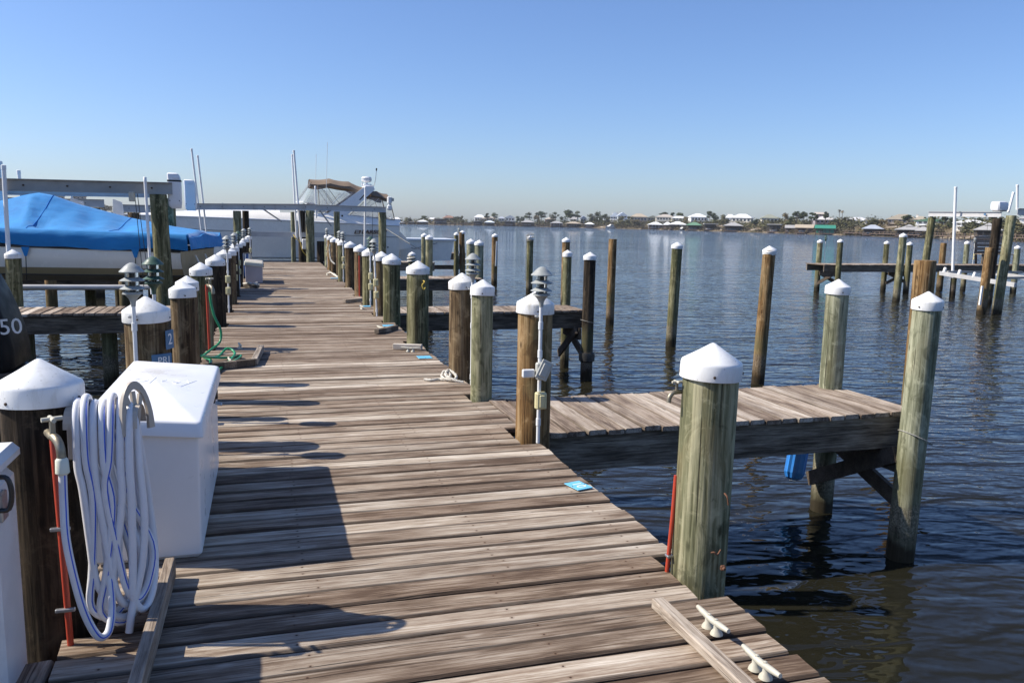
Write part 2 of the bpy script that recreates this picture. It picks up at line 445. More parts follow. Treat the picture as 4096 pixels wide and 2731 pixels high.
# water: dark, slightly brown body under a rippled mirror
def water():
    t = NT('water'); ps = t.pos(); e = .03
    def height(off):
        mp = t.new('ShaderNodeMapping'); mp.inputs['Rotation'].default_value = (0, 0, R(12)); t.l.new(t.vmath('ADD', ps, off), mp.inputs[0]); v = mp.outputs[0]
        n1 = t.noise(t.scale(v, (.85, 2.5, 1)), 1.45, 2, .45, .5)      # ripples, crests across the view
        n2 = t.noise(t.scale(v, (1.0, 2.1, 1)), 4.0, 2, .5, .3)
        n3 = t.noise(t.scale(v, (.55, 1.3, 1)), .33, 1, .5)             # slow swell
        return t.math('ADD', t.math('ADD', t.math('MULTIPLY', n1, .066), t.math('MULTIPLY', n2, .020)), t.math('MULTIPLY', n3, .10))
    h0, hx, hy = height((0, 0, 0)), height((e, 0, 0)), height((0, e, 0))
    gust = t.maprange(t.noise(t.scale(ps, (.5, 1.0, 1)), .05, 3, .6), .35, .65, .65, 1.25)
    sx = t.math('MULTIPLY', t.math('DIVIDE', t.math('SUBTRACT', h0, hx), e), gust); sy = t.math('MULTIPLY', t.math('DIVIDE', t.math('SUBTRACT', h0, hy), e), gust)
    # wind blows towards the dock: lee faces of the ripples are steeper, so slopes lean that way
    st = t.math('MULTIPLY', t.math('ADD', t.math('ABSOLUTE', sx), t.math('ABSOLUTE', sy)), .43)
    sx = t.math('SUBTRACT', sx, t.math('MULTIPLY', st, .34)); sy = t.math('SUBTRACT', sy, t.math('MULTIPLY', st, .94))
    cn = t.new('ShaderNodeCombineXYZ'); t.set(cn.inputs[0], sx); t.set(cn.inputs[1], sy); cn.inputs[2].default_value = 1.0
    nn = t.new('ShaderNodeVectorMath', operation='NORMALIZE'); t.l.new(cn.outputs[0], nn.inputs[0]); t.l.new(nn.outputs[0], t.p.inputs['Normal'])
    c = t.ramp(t.noise(ps, .05, 3, .5), [(.35, (.012, .012, .008)), (.65, (.020, .0175, .010))])
    t.pr(color=c, rough=.03, ior=1.333)
water()

def ground_mat():
    t = NT('dune_ground'); ps = t.pos()
    n1 = t.noise(ps, .10, 6, .65); n2 = t.noise(ps, .45, 5, .7)
    f = t.math('ADD', t.math('MULTIPLY', n1, .6), t.math('MULTIPLY', n2, .4))
    c = t.ramp(f, [(.42, (.055, .05, .026)), (.50, (.125, .098, .06)), (.56, (.22, .17, .115)), (.63, (.60, .55, .48))])
    t.pr(color=c, rough=.95, spec=.1)
    t.bump(n2, .6, .5)
ground_mat()
def leaf_mat(name, a, b):
    t = NT(name); ps = t.pos()
    c = t.ramp(t.math('ADD', t.math('MULTIPLY', t.noise(ps, .8, 4, .6), .7), t.math('MULTIPLY', t.rnd(), .3)), [(.35, a), (.65, b)])
    t.pr(color=c, rough=.75, spec=.2)
leaf_mat('pine_leaf', (.022, .034, .014), (.075, .090, .034))
leaf_mat('scrub_leaf', (.034, .042, .018), (.105, .098, .042))
leaf_mat('olive_leaf', (.075, .068, .030), (.21, .165, .085))
leaf_mat('palm_leaf', (.06, .05, .027), (.19, .145, .085))
simple('bark', (.12, .095, .075), .9, var=.25, scale=8)

FARC = {'white': (.80, .80, .78), 'cream': (.62, .58, .48), 'grey': (.36, .35, .34), 'dark': (.07, .065, .06), 'brown': (.16, .11, .085), 'redbrown': (.30, .17, .12), 'tan': (.42, .35, .26),
        'beige': (.46, .41, .35), 'bluewhite': (.68, .74, .80), 'bluegrey': (.38, .41, .47), 'greygreen': (.27, .28, .22), 'green': (.12, .24, .15), 'teal': (.03, .22, .15), 'pale': (.62, .60, .57),
        'mauve': (.36, .32, .34), 'palegrey': (.55, .55, .56), 'sand': (.60, .52, .40), 'pink': (.55, .36, .27), 'bluedark': (.06, .10, .12)}
for k_, c_ in FARC.items(): simple('far_' + k_, c_, .7, var=.10, scale=.7, streak=(1, 1, 3))

# ------------------------------------------------------------------ setting: water, far shore ground
wb = MB()
xs_ = [-6000, -2000, -700, -250, -80, -20, 20, 80, 250, 700, 2000, 6000]
ys_ = [-3000, -600, -100, -20, 0, 20, 60, 160, 400, 900, 2500, 7000]
wb.add([(x, y, 0) for y in ys_ for x in xs_], [(j * 12 + i, j * 12 + i + 1, (j + 1) * 12 + i + 1, (j + 1) * 12 + i) for j in range(11) for i in range(11)])
tag(wb.build('water', 'water'), kind='structure')

FAR=[
('h',88.6,617.9,1.66,2.8,2.97,-0.143,'white','white','hip','tiny white roofed house at the far end of the opposite shore'),
('h',92.6,609.2,1.77,5.7,3.12,-0.152,'white','cream','hip','white roofed house beside the cruiser stern across the water'),
('b',87.7,560.5,0.00,5.6,1.89,-0.156,'grey','dark','hip','low grey boathouse closest to the cruiser stern'),
('b',95.8,562.4,0.00,5.0,2.21,-0.170,'dark','dark','hip','small dark boathouse with rounded low roof'),
('b',103.7,564.2,0.00,7.9,3.21,-0.183,'white','brown','hip','white roofed boathouse left of the tall brown boathouse'),
('b',115.8,562.9,0.00,8.9,4.65,-0.204,'brown','brown','flat','tall two storey boathouse with flat brown roof'),
('h',135.8,626.6,2.89,8.9,4.23,-0.214,'redbrown','tan','hip','house with red brown hip roof behind the tall boathouse'),
('h',121.7,624.4,2.64,4.4,2.48,-0.193,'white','white','gable','small white house behind the boathouse row'),
('h',165.0,644.1,3.18,8.9,5.39,-0.252,'white','white','hip','tall white roofed house behind a beige roof'),
('h',164.2,613.3,3.10,12.3,3.82,-0.262,'beige','beige','hip','house with wide beige hip roof beside a pine'),
('b',145.2,571.4,0.00,6.8,3.28,-0.250,'grey','dark','flat','dark boathouse with flat pale roof'),
('b',153.3,569.6,0.00,7.5,3.79,-0.264,'bluewhite','dark','hip','boathouse with bright blue white hip roof'),
('b',167.2,565.7,0.00,8.8,3.89,-0.288,'grey','dark','flat','grey flat roofed boathouse below the gabled white house'),
('h',175.3,615.4,3.49,5.1,3.65,-0.278,'bluegrey','white','hip','small house with blue grey roof'),
('h',183.0,618.3,3.62,7.8,4.65,-0.289,'white','white','gable','white house with steep gable near the shore pines'),
('b',179.7,561.8,0.00,10.2,4.68,-0.310,'grey','dark','hip','wide boathouse with pale hip roof'),
('h',209.8,599.2,3.25,8.1,4.20,-0.338,'beige','redbrown','hip','reddish house half hidden by pines'),
('b',199.1,555.2,0.00,9.1,4.36,-0.345,'grey','brown','hip','grey hip roofed boathouse below the tall pines'),
('b',209.8,548.7,0.00,11.2,4.23,-0.366,'tan','dark','hip','boathouse with yellowish pale roof'),
('h',227.5,595.5,3.98,6.2,3.82,-0.366,'grey','white','gable','white house with twin gables between pines'),
('h',231.8,586.6,4.10,5.1,4.53,-0.377,'bluegrey','white','gable','narrow white gabled house with chimney'),
('b',216.0,533.9,0.00,7.0,3.89,-0.385,'white','dark','hip','small boathouse with bright white roof'),
('h',236.8,566.2,3.93,6.5,3.67,-0.397,'white','cream','hip','white house low behind the trees'),
('h',248.8,565.3,4.52,7.0,6.81,-0.415,'bluewhite','white','gable','white house with two chimneys'),
('h',247.4,549.2,5.29,7.2,6.28,-0.424,'bluewhite','bluewhite','gable','pale blue house with tall steep gable'),
('h',248.7,524.3,5.07,12.4,5.51,-0.444,'tan','tan','hip','large tan house with hip roofs'),
('h',261.9,528.4,5.65,8.2,3.84,-0.461,'greygreen','greygreen','gable','grey green house with gable roof'),
('h',257.9,502.6,5.67,13.3,4.50,-0.475,'beige','cream','hip','cream house with broad beige hip roof'),
('b',235.8,472.5,0.00,9.8,4.73,-0.464,'white','brown','hip','long white roofed boathouse on many posts'),
('b',238.8,461.9,0.00,5.2,4.84,-0.478,'white','brown','hip','white roofed boathouse joined to the long one'),
('b',242.2,455.1,0.00,10.9,5.24,-0.490,'white','tan','hip','boathouse with white roof and tan boarded gable'),
('b',240.4,431.4,0.00,9.2,4.88,-0.509,'green','dark','hip','open boathouse with green hip roof'),
('h',265.4,496.7,5.83,12.0,3.32,-0.492,'white','cream','hip','white roofed house behind the white boathouses'),
('h',263.6,468.8,5.43,11.4,5.20,-0.513,'white','white','hip','big white two storey house with hip roof'),
('b',242.7,416.8,0.00,8.2,4.57,-0.528,'grey','dark','flat','flat grey boathouse with a boat inside'),
('b',243.6,394.5,0.00,10.9,4.99,-0.554,'grey','dark','hip','broad grey boathouse before the big white houses'),
('h',272.1,444.1,5.40,6.2,4.84,-0.551,'white','white','hip','white house with chimney beside the biggest white roof'),
('h',265.9,421.3,5.11,12.0,5.05,-0.564,'white','cream','hip','biggest white roofed house of the far shore'),
('h',266.3,394.8,5.14,9.4,4.64,-0.594,'greygreen','cream','hip','house with dark grey green hip roof and white porch'),
('b',244.1,357.1,0.00,7.3,4.83,-0.601,'grey','dark','flat','tall open boathouse with pale flat roof'),
('b',244.0,344.0,0.00,5.1,4.07,-0.618,'grey','brown','gable','weathered grey boathouse beside a tan one'),
('b',243.4,332.1,0.00,8.6,4.40,-0.634,'tan','brown','gable','tan roofed boathouse between grey and green roofs'),
('b',240.2,313.1,0.00,8.8,4.26,-0.655,'teal','teal','gable','boathouse with bright teal green roof and dark side wall'),
('h',266.2,347.9,4.93,11.5,3.69,-0.654,'pale','mauve','hip','mauve walled house with pale roof behind teal boathouse'),
('h',273.4,360.2,8.79,6.3,2.16,-0.650,'beige','mauve','gable','beige upper gable rising behind the mauve house'),
('h',266.6,324.2,4.99,10.3,3.26,-0.689,'palegrey','white','hip','low white house with pale grey roofs'),
('b',236.0,277.9,0.00,8.0,4.59,-0.705,'bluegrey','dark','hip','boathouse with wide blue grey hip roof'),
('h',256.1,286.1,5.19,10.7,4.07,-0.731,'sand','tan','shed','big sand coloured house with long slanted roof'),
('b',229.0,250.6,0.00,9.5,4.68,-0.742,'grey','dark','cupola','wide grey boathouse with a small cupola on top'),
('b',229.8,244.5,0.00,5.1,4.02,-0.756,'grey','dark','hip','low grey boathouse roof joined behind the cupola one'),
('h',257.5,276.1,5.90,4.4,2.54,-0.752,'sand','tan','shed','small sand coloured house beside the big one'),
('h',247.1,259.8,4.74,10.8,2.79,-0.761,'green','white','gable','white framed house with green gable roof'),
('h',242.5,235.9,4.42,11.8,2.40,-0.800,'white','white','hip','long low house with white roof behind the lift beam'),
('b',216.2,203.4,0.00,8.1,5.30,-0.817,'grey','bluedark','cupola','grey gazebo boathouse with two tier roof near the far dock'),
('h',235.0,204.8,5.64,7.1,2.61,-0.855,'grey','white','hip','white house at the right end of the far shore'),
('h',-133.5,546.8,4.52,15.3,8.00,0.239,'pale','pink','hip','pink stucco house glimpsed behind the boat lifts'),
('h',-123.8,572.2,11.10,7.5,4.29,0.212,'redbrown','tan','hip','brown roofed house seen above the blue boat cover'),
('h',-112.7,576.5,11.48,7.7,3.89,0.192,'redbrown','tan','hip','second brown roofed house seen above the blue cover'),
('h',-71.3,559.1,2.64,10.0,3.71,0.126,'grey','tan','hip','grey building seen beside the lift motor housings'),
('h',-28.0,580.0,3.59,12.6,3.95,0.047,'palegrey','bluewhite','flat','pale grey block building behind the cruiser bow'),
]
TREES=[
(114.7,613.7,1.42,4.48,2.63,'p'),(102.9,611.4,1.22,3.33,1.86,'s'),(96.7,619.7,1.06,2.99,1.50,'s'),(140.8,617.9,1.88,4.18,3.07,'s'),(142.7,613.4,1.94,4.73,1.72,'s'),(162.2,608.6,2.70,6.06,1.53,'p'),(166.7,605.3,2.80,6.41,1.91,'p'),(182.8,597.5,2.20,5.07,2.28,'s'),(189.8,590.1,2.37,7.45,2.45,'p'),(186.2,595.4,2.27,5.44,1.90,'s'),(198.4,587.2,2.55,7.82,3.01,'p'),(195.7,588.1,2.49,5.77,2.26,'s'),(210.4,589.4,2.56,7.89,1.90,'p'),(205.5,584.8,2.32,6.89,2.26,'s'),(216.3,578.7,2.55,9.08,4.49,'p'),(224.9,580.8,3.26,8.21,2.07,'p'),(213.5,581.9,2.48,6.14,2.26,'s'),(226.6,559.4,2.87,6.68,2.91,'s'),(230.6,557.2,3.50,7.21,3.63,'s'),(230.5,546.2,3.39,6.55,2.85,'s'),(230.5,538.5,2.91,5.25,2.46,'s'),(233.0,519.5,1.56,6.79,3.07,'s'),(235.4,512.5,1.67,6.55,3.03,'s'),(237.0,502.9,1.79,4.47,3.31,'s'),(269.0,526.1,6.49,4.89,2.44,'p'),(269.2,513.4,6.53,4.44,1.36,'p'),(269.6,504.8,6.56,4.55,2.01,'p'),(253.8,466.3,3.22,5.00,1.55,'s'),(258.6,445.4,4.99,6.02,2.08,'p'),(257.1,436.4,4.72,4.73,2.33,'s'),(257.5,430.1,4.62,4.53,2.01,'s'),(253.7,418.2,3.62,3.42,2.23,'s'),(256.7,393.8,4.29,2.85,2.11,'s'),(256.5,364.6,4.51,5.08,1.96,'s'),(257.6,358.4,4.70,5.77,2.04,'p'),(258.6,354.4,4.74,5.59,1.66,'p'),(256.0,344.2,4.77,4.97,1.62,'p'),(255.3,359.4,4.52,3.64,1.93,'s'),(255.7,340.1,4.68,4.20,1.14,'p'),(260.0,339.2,5.00,5.16,1.02,'p'),(256.9,327.8,4.79,3.15,1.32,'s'),(258.5,323.4,4.85,3.12,0.98,'s'),(258.1,319.8,4.87,2.97,1.07,'s'),(252.2,295.7,4.41,2.67,1.79,'s'),(249.7,288.4,4.33,2.41,1.74,'s'),(245.1,268.8,4.72,3.55,1.44,'p'),(244.5,273.8,4.17,2.10,1.65,'s'),(248.4,260.3,4.66,3.66,1.22,'s'),(242.0,247.2,4.30,4.24,1.07,'p'),(240.0,242.1,4.14,3.62,1.05,'s'),(252.8,247.3,4.57,2.79,1.65,'s'),(252.9,240.6,4.64,3.10,1.77,'s'),(247.5,231.6,4.64,3.26,0.85,'p'),(232.6,226.4,3.32,2.56,1.51,'s'),(227.9,203.4,3.24,2.51,1.63,'s'),(238.9,219.1,3.35,3.35,1.46,'s'),(233.3,206.9,3.84,2.79,1.38,'s'),(-138.0,566.3,8.36,6.02,3.28,'s'),(-97.6,571.5,4.00,5.45,2.82,'s'),(-68.4,570.2,1.46,4.43,2.35,'s'),(-29.8,584.6,2.57,3.81,3.15,'s'),(-17.1,582.6,2.17,3.66,2.55,'s'),]
PALMS=[
(260.3,329.7,5.07,6.92),(258.8,325.7,5.07,6.38),]
SHORE=[
(-268.7,445.5),(-205.3,478.0),(-137.3,501.7),(-87.6,522.8),(-29.1,539.2),(69.7,555.6),(106.7,564.8),(145.9,571.5),(208.4,551.8),(235.3,474.6),(243.4,378.2),(240.7,306.6),(225.5,240.4),(213.3,188.4),(201.4,153.6),(189.3,129.9),(200.1,112.5),]

CAMXY = Vector((-0.518, 0))
PROFILE = [(-6, -1.2), (0, -.05), (2, .35), (8, 1.0), (16, 2.2), (26, 3.6), (36, 4.3), (50, 4.8), (75, 5.0), (130, 4.6), (300, 3.0), (900, 1.0)]
def land_factor(i): return max(.35, min(1.0, (i - 5) / 5.0)) if i > 3 else .5
def build_land():
    pts = []
    for i in range(len(SHORE) - 1):
        a, b = Vector(SHORE[i]), Vector(SHORE[i + 1]); n = max(2, int((b - a).length / 7))
        for k in range(n): pts.append((a.lerp(b, k / n), land_factor(i) * (1 - k / n) + land_factor(i + 1) * k / n))
    prof = []
    for j in range(len(PROFILE) - 1):
        (e0, z0), (e1, z1) = PROFILE[j], PROFILE[j + 1]; n = 1 if e1 - e0 < 5 or e0 > 75 else 3
        for k in range(n): prof.append((e0 + (e1 - e0) * k / n, z0 + (z1 - z0) * k / n))
    prof.append(PROFILE[-1])
    vs = []
    for p, f in pts:
        d = (p - CAMXY).normalized()
        for e, z in prof:
            q = p + d * (e + nz(p.x * .05, p.y * .05) * 3)
            zz = z * f + (nz(q.x * .07, q.y * .07, 3) * 1.0 + nz(q.x * .2, q.y * .2, 5) * .4) * (min(1, max(0, e / 20))) * f
            vs.append((q.x, q.y, zz))
    m = len(prof); fs = [(i * m + j, i * m + j + 1, (i + 1) * m + j + 1, (i + 1) * m + j) for i in range(len(pts) - 1) for j in range(m - 1)]
    b = MB(); b.add(vs, fs); tag(b.build('terrain', 'dune_ground', smooth=60), kind='structure')
build_land()

# ------------------------------------------------------------------ pilings along the docks (needed first: planks are notched round them)
# x, y, z of the apex, cap diameter, wood, label, lean (dx, dy per metre), cap?
DOCKP = [
 (1.25, 2.96, 2.195, 0.2546, 'piling_green', 'big green tinged piling with white cap right of the number ten plate', (.012, 0)),
 (1.24, 5.27, 2.212, 0.2615, 'piling_orange', 'rusty brown capped piling behind the nearest tiered lamp on the right dock edge', (0, 0)),
 (1.20, 6.55, 2.20, 0.205, 'piling_green', 'slim green capped piling just beyond the nearest right hand lamp', (0, 0)),
 (1.23, 7.42, 2.20, 0.261, 'piling_brown', 'rusty capped piling with electrical boxes on its side', (0, 0)),
 (1.22, 9.70, 2.20, 0.283, 'piling_olive', 'mossy capped piling with a bent hook near its top', (0, 0)),
 (1.22, 11.85, 2.197, 0.271, 'piling_olive', 'thick mossy capped piling at the inner end of the second finger pier', (0, 0)),
 (1.20, 12.80, 2.19, 0.271, 'piling_brown', 'brown capped piling behind the leaning lamp pole', (0, 0)),
 (1.22, 14.50, 2.195, 0.276, 'piling_olive', 'capped piling behind the dark green lamp on the right edge', (0, 0)),
 (1.24, 16.15, 2.20, 0.264, 'piling_brown', 'capped piling with a red water pipe on the right edge', (0, 0)),
 (1.25, 18.25, 2.20, 0.258, 'piling_brown', 'plain dark brown capped piling between red pipe and paired lamps', (0, 0)),
 (1.22, 19.95, 2.195, 0.23, 'piling_olive', 'capped piling behind the nearer of the paired far lamps', (0, 0)),
 (1.30, 21.4, 2.21, 0.235, 'piling_brown', 'capped piling behind the farther of the paired far lamps', (0, 0)),
 (1.24, 22.6, 2.19, 0.22, 'piling_brown', 'brown capped piling with a grey hose on it', (0, 0)),
 (1.29, 24.6, 2.205, 0.215, 'piling_orange', 'orange brown capped piling second from the far right dock corner', (0, 0)),
 (1.35, 26.7, 2.205, 0.21, 'piling_pale', 'last capped piling on the right edge at the dock end', (0, 0)),
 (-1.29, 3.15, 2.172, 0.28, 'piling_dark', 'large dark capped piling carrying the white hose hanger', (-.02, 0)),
 (-1.255, 5.56, 2.17, 0.285, 'piling_brown', 'wide brown capped piling with blue signs behind the white dock box', (0, 0)),
 (-1.30, 6.35, 2.06, 0.17, 'piling_olive', 'thin piling under the dark green lamp on the left edge', (0, 0)),
 (-1.16, 6.87, 2.17, 0.205, 'piling_brown', 'weathered capped piling just beyond the dark green left lamp', (0, 0)),
 (-1.19, 7.62, 2.16, 0.195, 'piling_brown', 'capped piling half hidden behind its twin near the green hose', (0, 0)),
 (-1.225, 9.70, 2.17, 0.245, 'piling_olive', 'capped piling with brass tap and green hose', (0, 0)),
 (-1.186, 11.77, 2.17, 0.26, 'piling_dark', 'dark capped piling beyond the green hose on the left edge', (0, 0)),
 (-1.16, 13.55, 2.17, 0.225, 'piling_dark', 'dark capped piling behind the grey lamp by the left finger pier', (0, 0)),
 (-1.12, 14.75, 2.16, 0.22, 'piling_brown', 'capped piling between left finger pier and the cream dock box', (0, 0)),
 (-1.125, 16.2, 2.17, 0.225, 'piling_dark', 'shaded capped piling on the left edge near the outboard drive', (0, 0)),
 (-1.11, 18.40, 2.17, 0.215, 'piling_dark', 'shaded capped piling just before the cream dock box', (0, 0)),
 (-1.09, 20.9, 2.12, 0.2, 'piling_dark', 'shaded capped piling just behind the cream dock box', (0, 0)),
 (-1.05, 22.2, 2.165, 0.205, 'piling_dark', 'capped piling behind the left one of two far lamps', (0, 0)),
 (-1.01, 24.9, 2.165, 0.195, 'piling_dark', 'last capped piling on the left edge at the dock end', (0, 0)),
]
def cap_profile(r):
    h = r * .62
    return [(r * .86, -.02), (r * .985, -.066), (r, -.068), (r * 1.008, -.064), (r * 1.0, -.008), (r * .99, -.001), (r * .96, .006), (r * .5, h * .52), (r * .08, h * .965), (r * .03, h * .992), (.0008, h)]
def piling(x, y, ztop, dia, mat, label, lean=(0, 0), cap=True, zbot=-1.6, group=None, name='piling', screws=True, cat='piling', bend=0.0, tilt=None):
    t = thing(name, label, 'piling', (x, y, 0), 0, group)
    n = 20; rw = dia / 2 - (.012 if cap else 0); b = MB(); rings = []; seed = x * 3.1 + y * 1.7
    ch_ = dia / 2 * .62; zt = ztop - ch_ if cap else ztop
    zs = [zbot, -.3, 0, .15, .3, .5, .75, 1.0, 1.2, 1.4, 1.6, 1.8, 2.0, 2.4, 2.8, 3.2]; zs = [z for z in zs if z < zt - .05] + [zt - .012, zt]
    a0 = random.random() * 6
    for i, z in enumerate(zs):
        ring = []
        for k in range(n):
            a = a0 + 2 * math.pi * k / n
            r = rw * (1.03 - .03 * (z / 2.2)) * (1 + .035 * nz(math.cos(a) * 1.3 + seed, math.sin(a) * 1.3, z * .7) + .014 * nz(math.cos(a) * 5 + seed, math.sin(a) * 5, z * .5))
            if i == len(zs) - 1 and not cap: r *= .955
            ox = lean[0] * (z - zt) + bend * math.sin(max(0, z) * 2.2); oy = lean[1] * (z - zt)
            ring.append(Vector((math.cos(a) * r + ox, math.sin(a) * r + oy, z)))
        rings.append(ring)
    b.loft(rings); b.build('post', mat, t, smooth=45)
    if cap:
        c = MB(); c.lathe(cap_profile(dia / 2), 40, (0, 0, 0), caps=False); c.build('cap', 'cap_white', t, smooth=33, loc=(0, 0, ztop - ch_), rot=tilt or (random.uniform(-.045, .045), random.uniform(-.045, .045), 0))
        if screws:
            for k in range(4):
                a = a0 + k * math.pi / 2 + random.uniform(-.3, .3); r = dia / 2 * 1.008
                s_ = MB(); s_.lathe([(.006, 0), (.006, .003), (.003, .005)], 8, (0, 0, 0)); s_.build('screw', 'screw_dark', t, loc=(math.cos(a) * r, math.sin(a) * r, ztop - ch_ - .045), rot=(0, math.pi / 2, a))
    return t
PIL = {}
for i, (x, y, z, d, m, lab, ln) in enumerate(DOCKP):
    PIL[i] = piling(x, y, z, d, m, lab, ln, group='capped pilings along the main dock', screws=y < 13)

# ------------------------------------------------------------------ planks
def plank_mesh(L, W, T, mat, seed, axis='x'):
    rnd = random.Random(seed); b = MB(); c = .009; cup = rnd.uniform(-.003, .002); n = 3
    rings = []
    for i in range(n + 1):
        u = -L / 2 + L * i / n; dz = rnd.uniform(-.0025, .0025); dw = rnd.uniform(-.0035, .0035); sk = rnd.uniform(-.006, .006) if i in (0, n) else 0
        pr = [(-W / 2, -T), (W / 2, -T), (W / 2, -c), (W / 2 - c, 0), (0, cup), (-W / 2 + c, 0), (-W / 2, -c)]
        rings.append([Vector((u + sk * (p[0] / W * 2), p[0] + math.copysign(dw, p[0]) * .5, p[1] + dz)) if axis == 'x' else Vector((-(p[0] + math.copysign(dw, p[0]) * .5), u + sk * (p[0] / W * 2), p[1] + dz)) for p in pr])
    b.loft(rings); return b.mesh('plank', mat)
DOCK = thing('main_dock', 'long weathered plank dock running from the foreground to the cruiser', 'dock', (0, 0, 0))
PM = [plank_mesh(2.44, .138, .038, 'deck_wood', 100 + i) for i in range(10)]
def xleft(y): return -1.235 + .0062 * max(0, y - 2)
y = -1.5; i = 0
while y < 28.6:
    w = .133 * random.uniform(.97, 1.03); gap = random.choice((.010, .013, .016, .021))
    a, bx = xleft(y) + random.uniform(-.014, .014), 1.225 + random.uniform(-.014, .016)
    for (px, py, pz, pd, pm, pl, pn) in DOCKP:
        if abs(py - y) < pd / 2 + w / 2 + .005:
            if px > 0: bx = min(bx, px - pd / 2 - .012)
            else: a = max(a, px + pd / 2 + .012)
    o = inst(PM[i % 10] if random.random() < .6 else random.choice(PM), 'plank', DOCK, ((a + bx) / 2, y, DECK + random.uniform(-.004, .004)), (random.uniform(-.006, .006), random.uniform(-.0015, .0015), random.uniform(-.0025, .0025)), ((bx - a) / 2.44, w / .138, 1))
    if random.random() < .5: o.rotation_euler.z += math.pi
    y += w + gap; i += 1
for x in (-1.08, -.4, .4, 1.05):
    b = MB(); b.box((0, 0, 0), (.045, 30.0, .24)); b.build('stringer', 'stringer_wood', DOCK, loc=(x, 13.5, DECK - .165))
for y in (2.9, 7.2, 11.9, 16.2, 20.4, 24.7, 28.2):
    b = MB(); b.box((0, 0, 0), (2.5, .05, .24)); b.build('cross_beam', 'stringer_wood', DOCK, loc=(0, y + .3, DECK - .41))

PMY = [plank_mesh(1.0, .138, .036, 'deck_wood_pale', 200 + i, 'y') for i in range(8)]
PMYD = [plank_mesh(1.0, .138, .036, 'deck_wood_pale', 230 + i, 'y') for i in range(4)]
def finger(label, x0, x1, y0, y1, braces=True, ends=(), nst=2, z=DECK - .004, group='finger piers'):
    t = thing('finger_pier', label, 'pier', (0, 0, 0), 0, group)
    x = x0 + .07; L = y1 - y0
    while x < x1 - .03:
        w = .138 * random.uniform(.97, 1.03)
        inst(random.choice(PMY), 'plank', t, (x, (y0 + y1) / 2 + random.uniform(-.012, .012), z + random.uniform(-.004, .004)), (random.uniform(-.003, .003), random.uniform(-.008, .008), random.uniform(-.006, .006)), (w / .138, L * random.uniform(.99, 1.015), 1))
        x += w + random.choice((.006, .009, .013))
    for yy in (y0 + .06, y1 - .06):
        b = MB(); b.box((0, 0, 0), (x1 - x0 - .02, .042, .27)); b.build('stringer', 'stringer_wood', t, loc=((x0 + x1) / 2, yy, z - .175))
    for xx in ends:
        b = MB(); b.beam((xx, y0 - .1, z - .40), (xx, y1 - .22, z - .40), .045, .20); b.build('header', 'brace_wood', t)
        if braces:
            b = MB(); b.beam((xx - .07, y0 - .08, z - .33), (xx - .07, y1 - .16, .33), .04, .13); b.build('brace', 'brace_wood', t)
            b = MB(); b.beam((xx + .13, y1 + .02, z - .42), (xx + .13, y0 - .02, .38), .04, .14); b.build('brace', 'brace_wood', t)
    return t
F1 = finger('nearest finger pier on the right with a tap pipe at its dock end', 1.24, 4.62, 5.33, 6.47, ends=(4.43,))
F2 = finger('second finger pier on the right ending at the black wrapped piling', 1.24, 4.80, 13.04, 13.95, ends=(4.62,))
F3 = finger('third finger pier on the right halfway to the dock end', 1.26, 4.95, 20.75, 21.75, ends=(4.7,))
F4 = finger('fourth finger pier on the right at the end of the main dock', 1.36, 5.3, 29.0, 30.0, ends=(5.1,))
F5 = finger('far finger pier behind the cruiser stern with a rail below', 3.4, 8.5, 37.6, 38.7, ends=(8.2,))
b = MB(); b.beam((5.6, 37.4, .55), (8.4, 37.4, .55), .05, .2); b.build('lower_rail', 'stringer_wood', F5)
FL = finger('left finger pier below the blue covered boat', -7.6, -1.2, 13.5, 14.55, braces=False, ends=(-4.1,))
FL2 = finger('left finger pier holding the white locker at the picture corner', -5.2, -1.26, 1.75, 2.85, braces=False)
FR = finger('distant finger pier across the slip with four capped posts', 21.7, 40.0, 28.75, 30.0, ends=(22.3, 25.9))

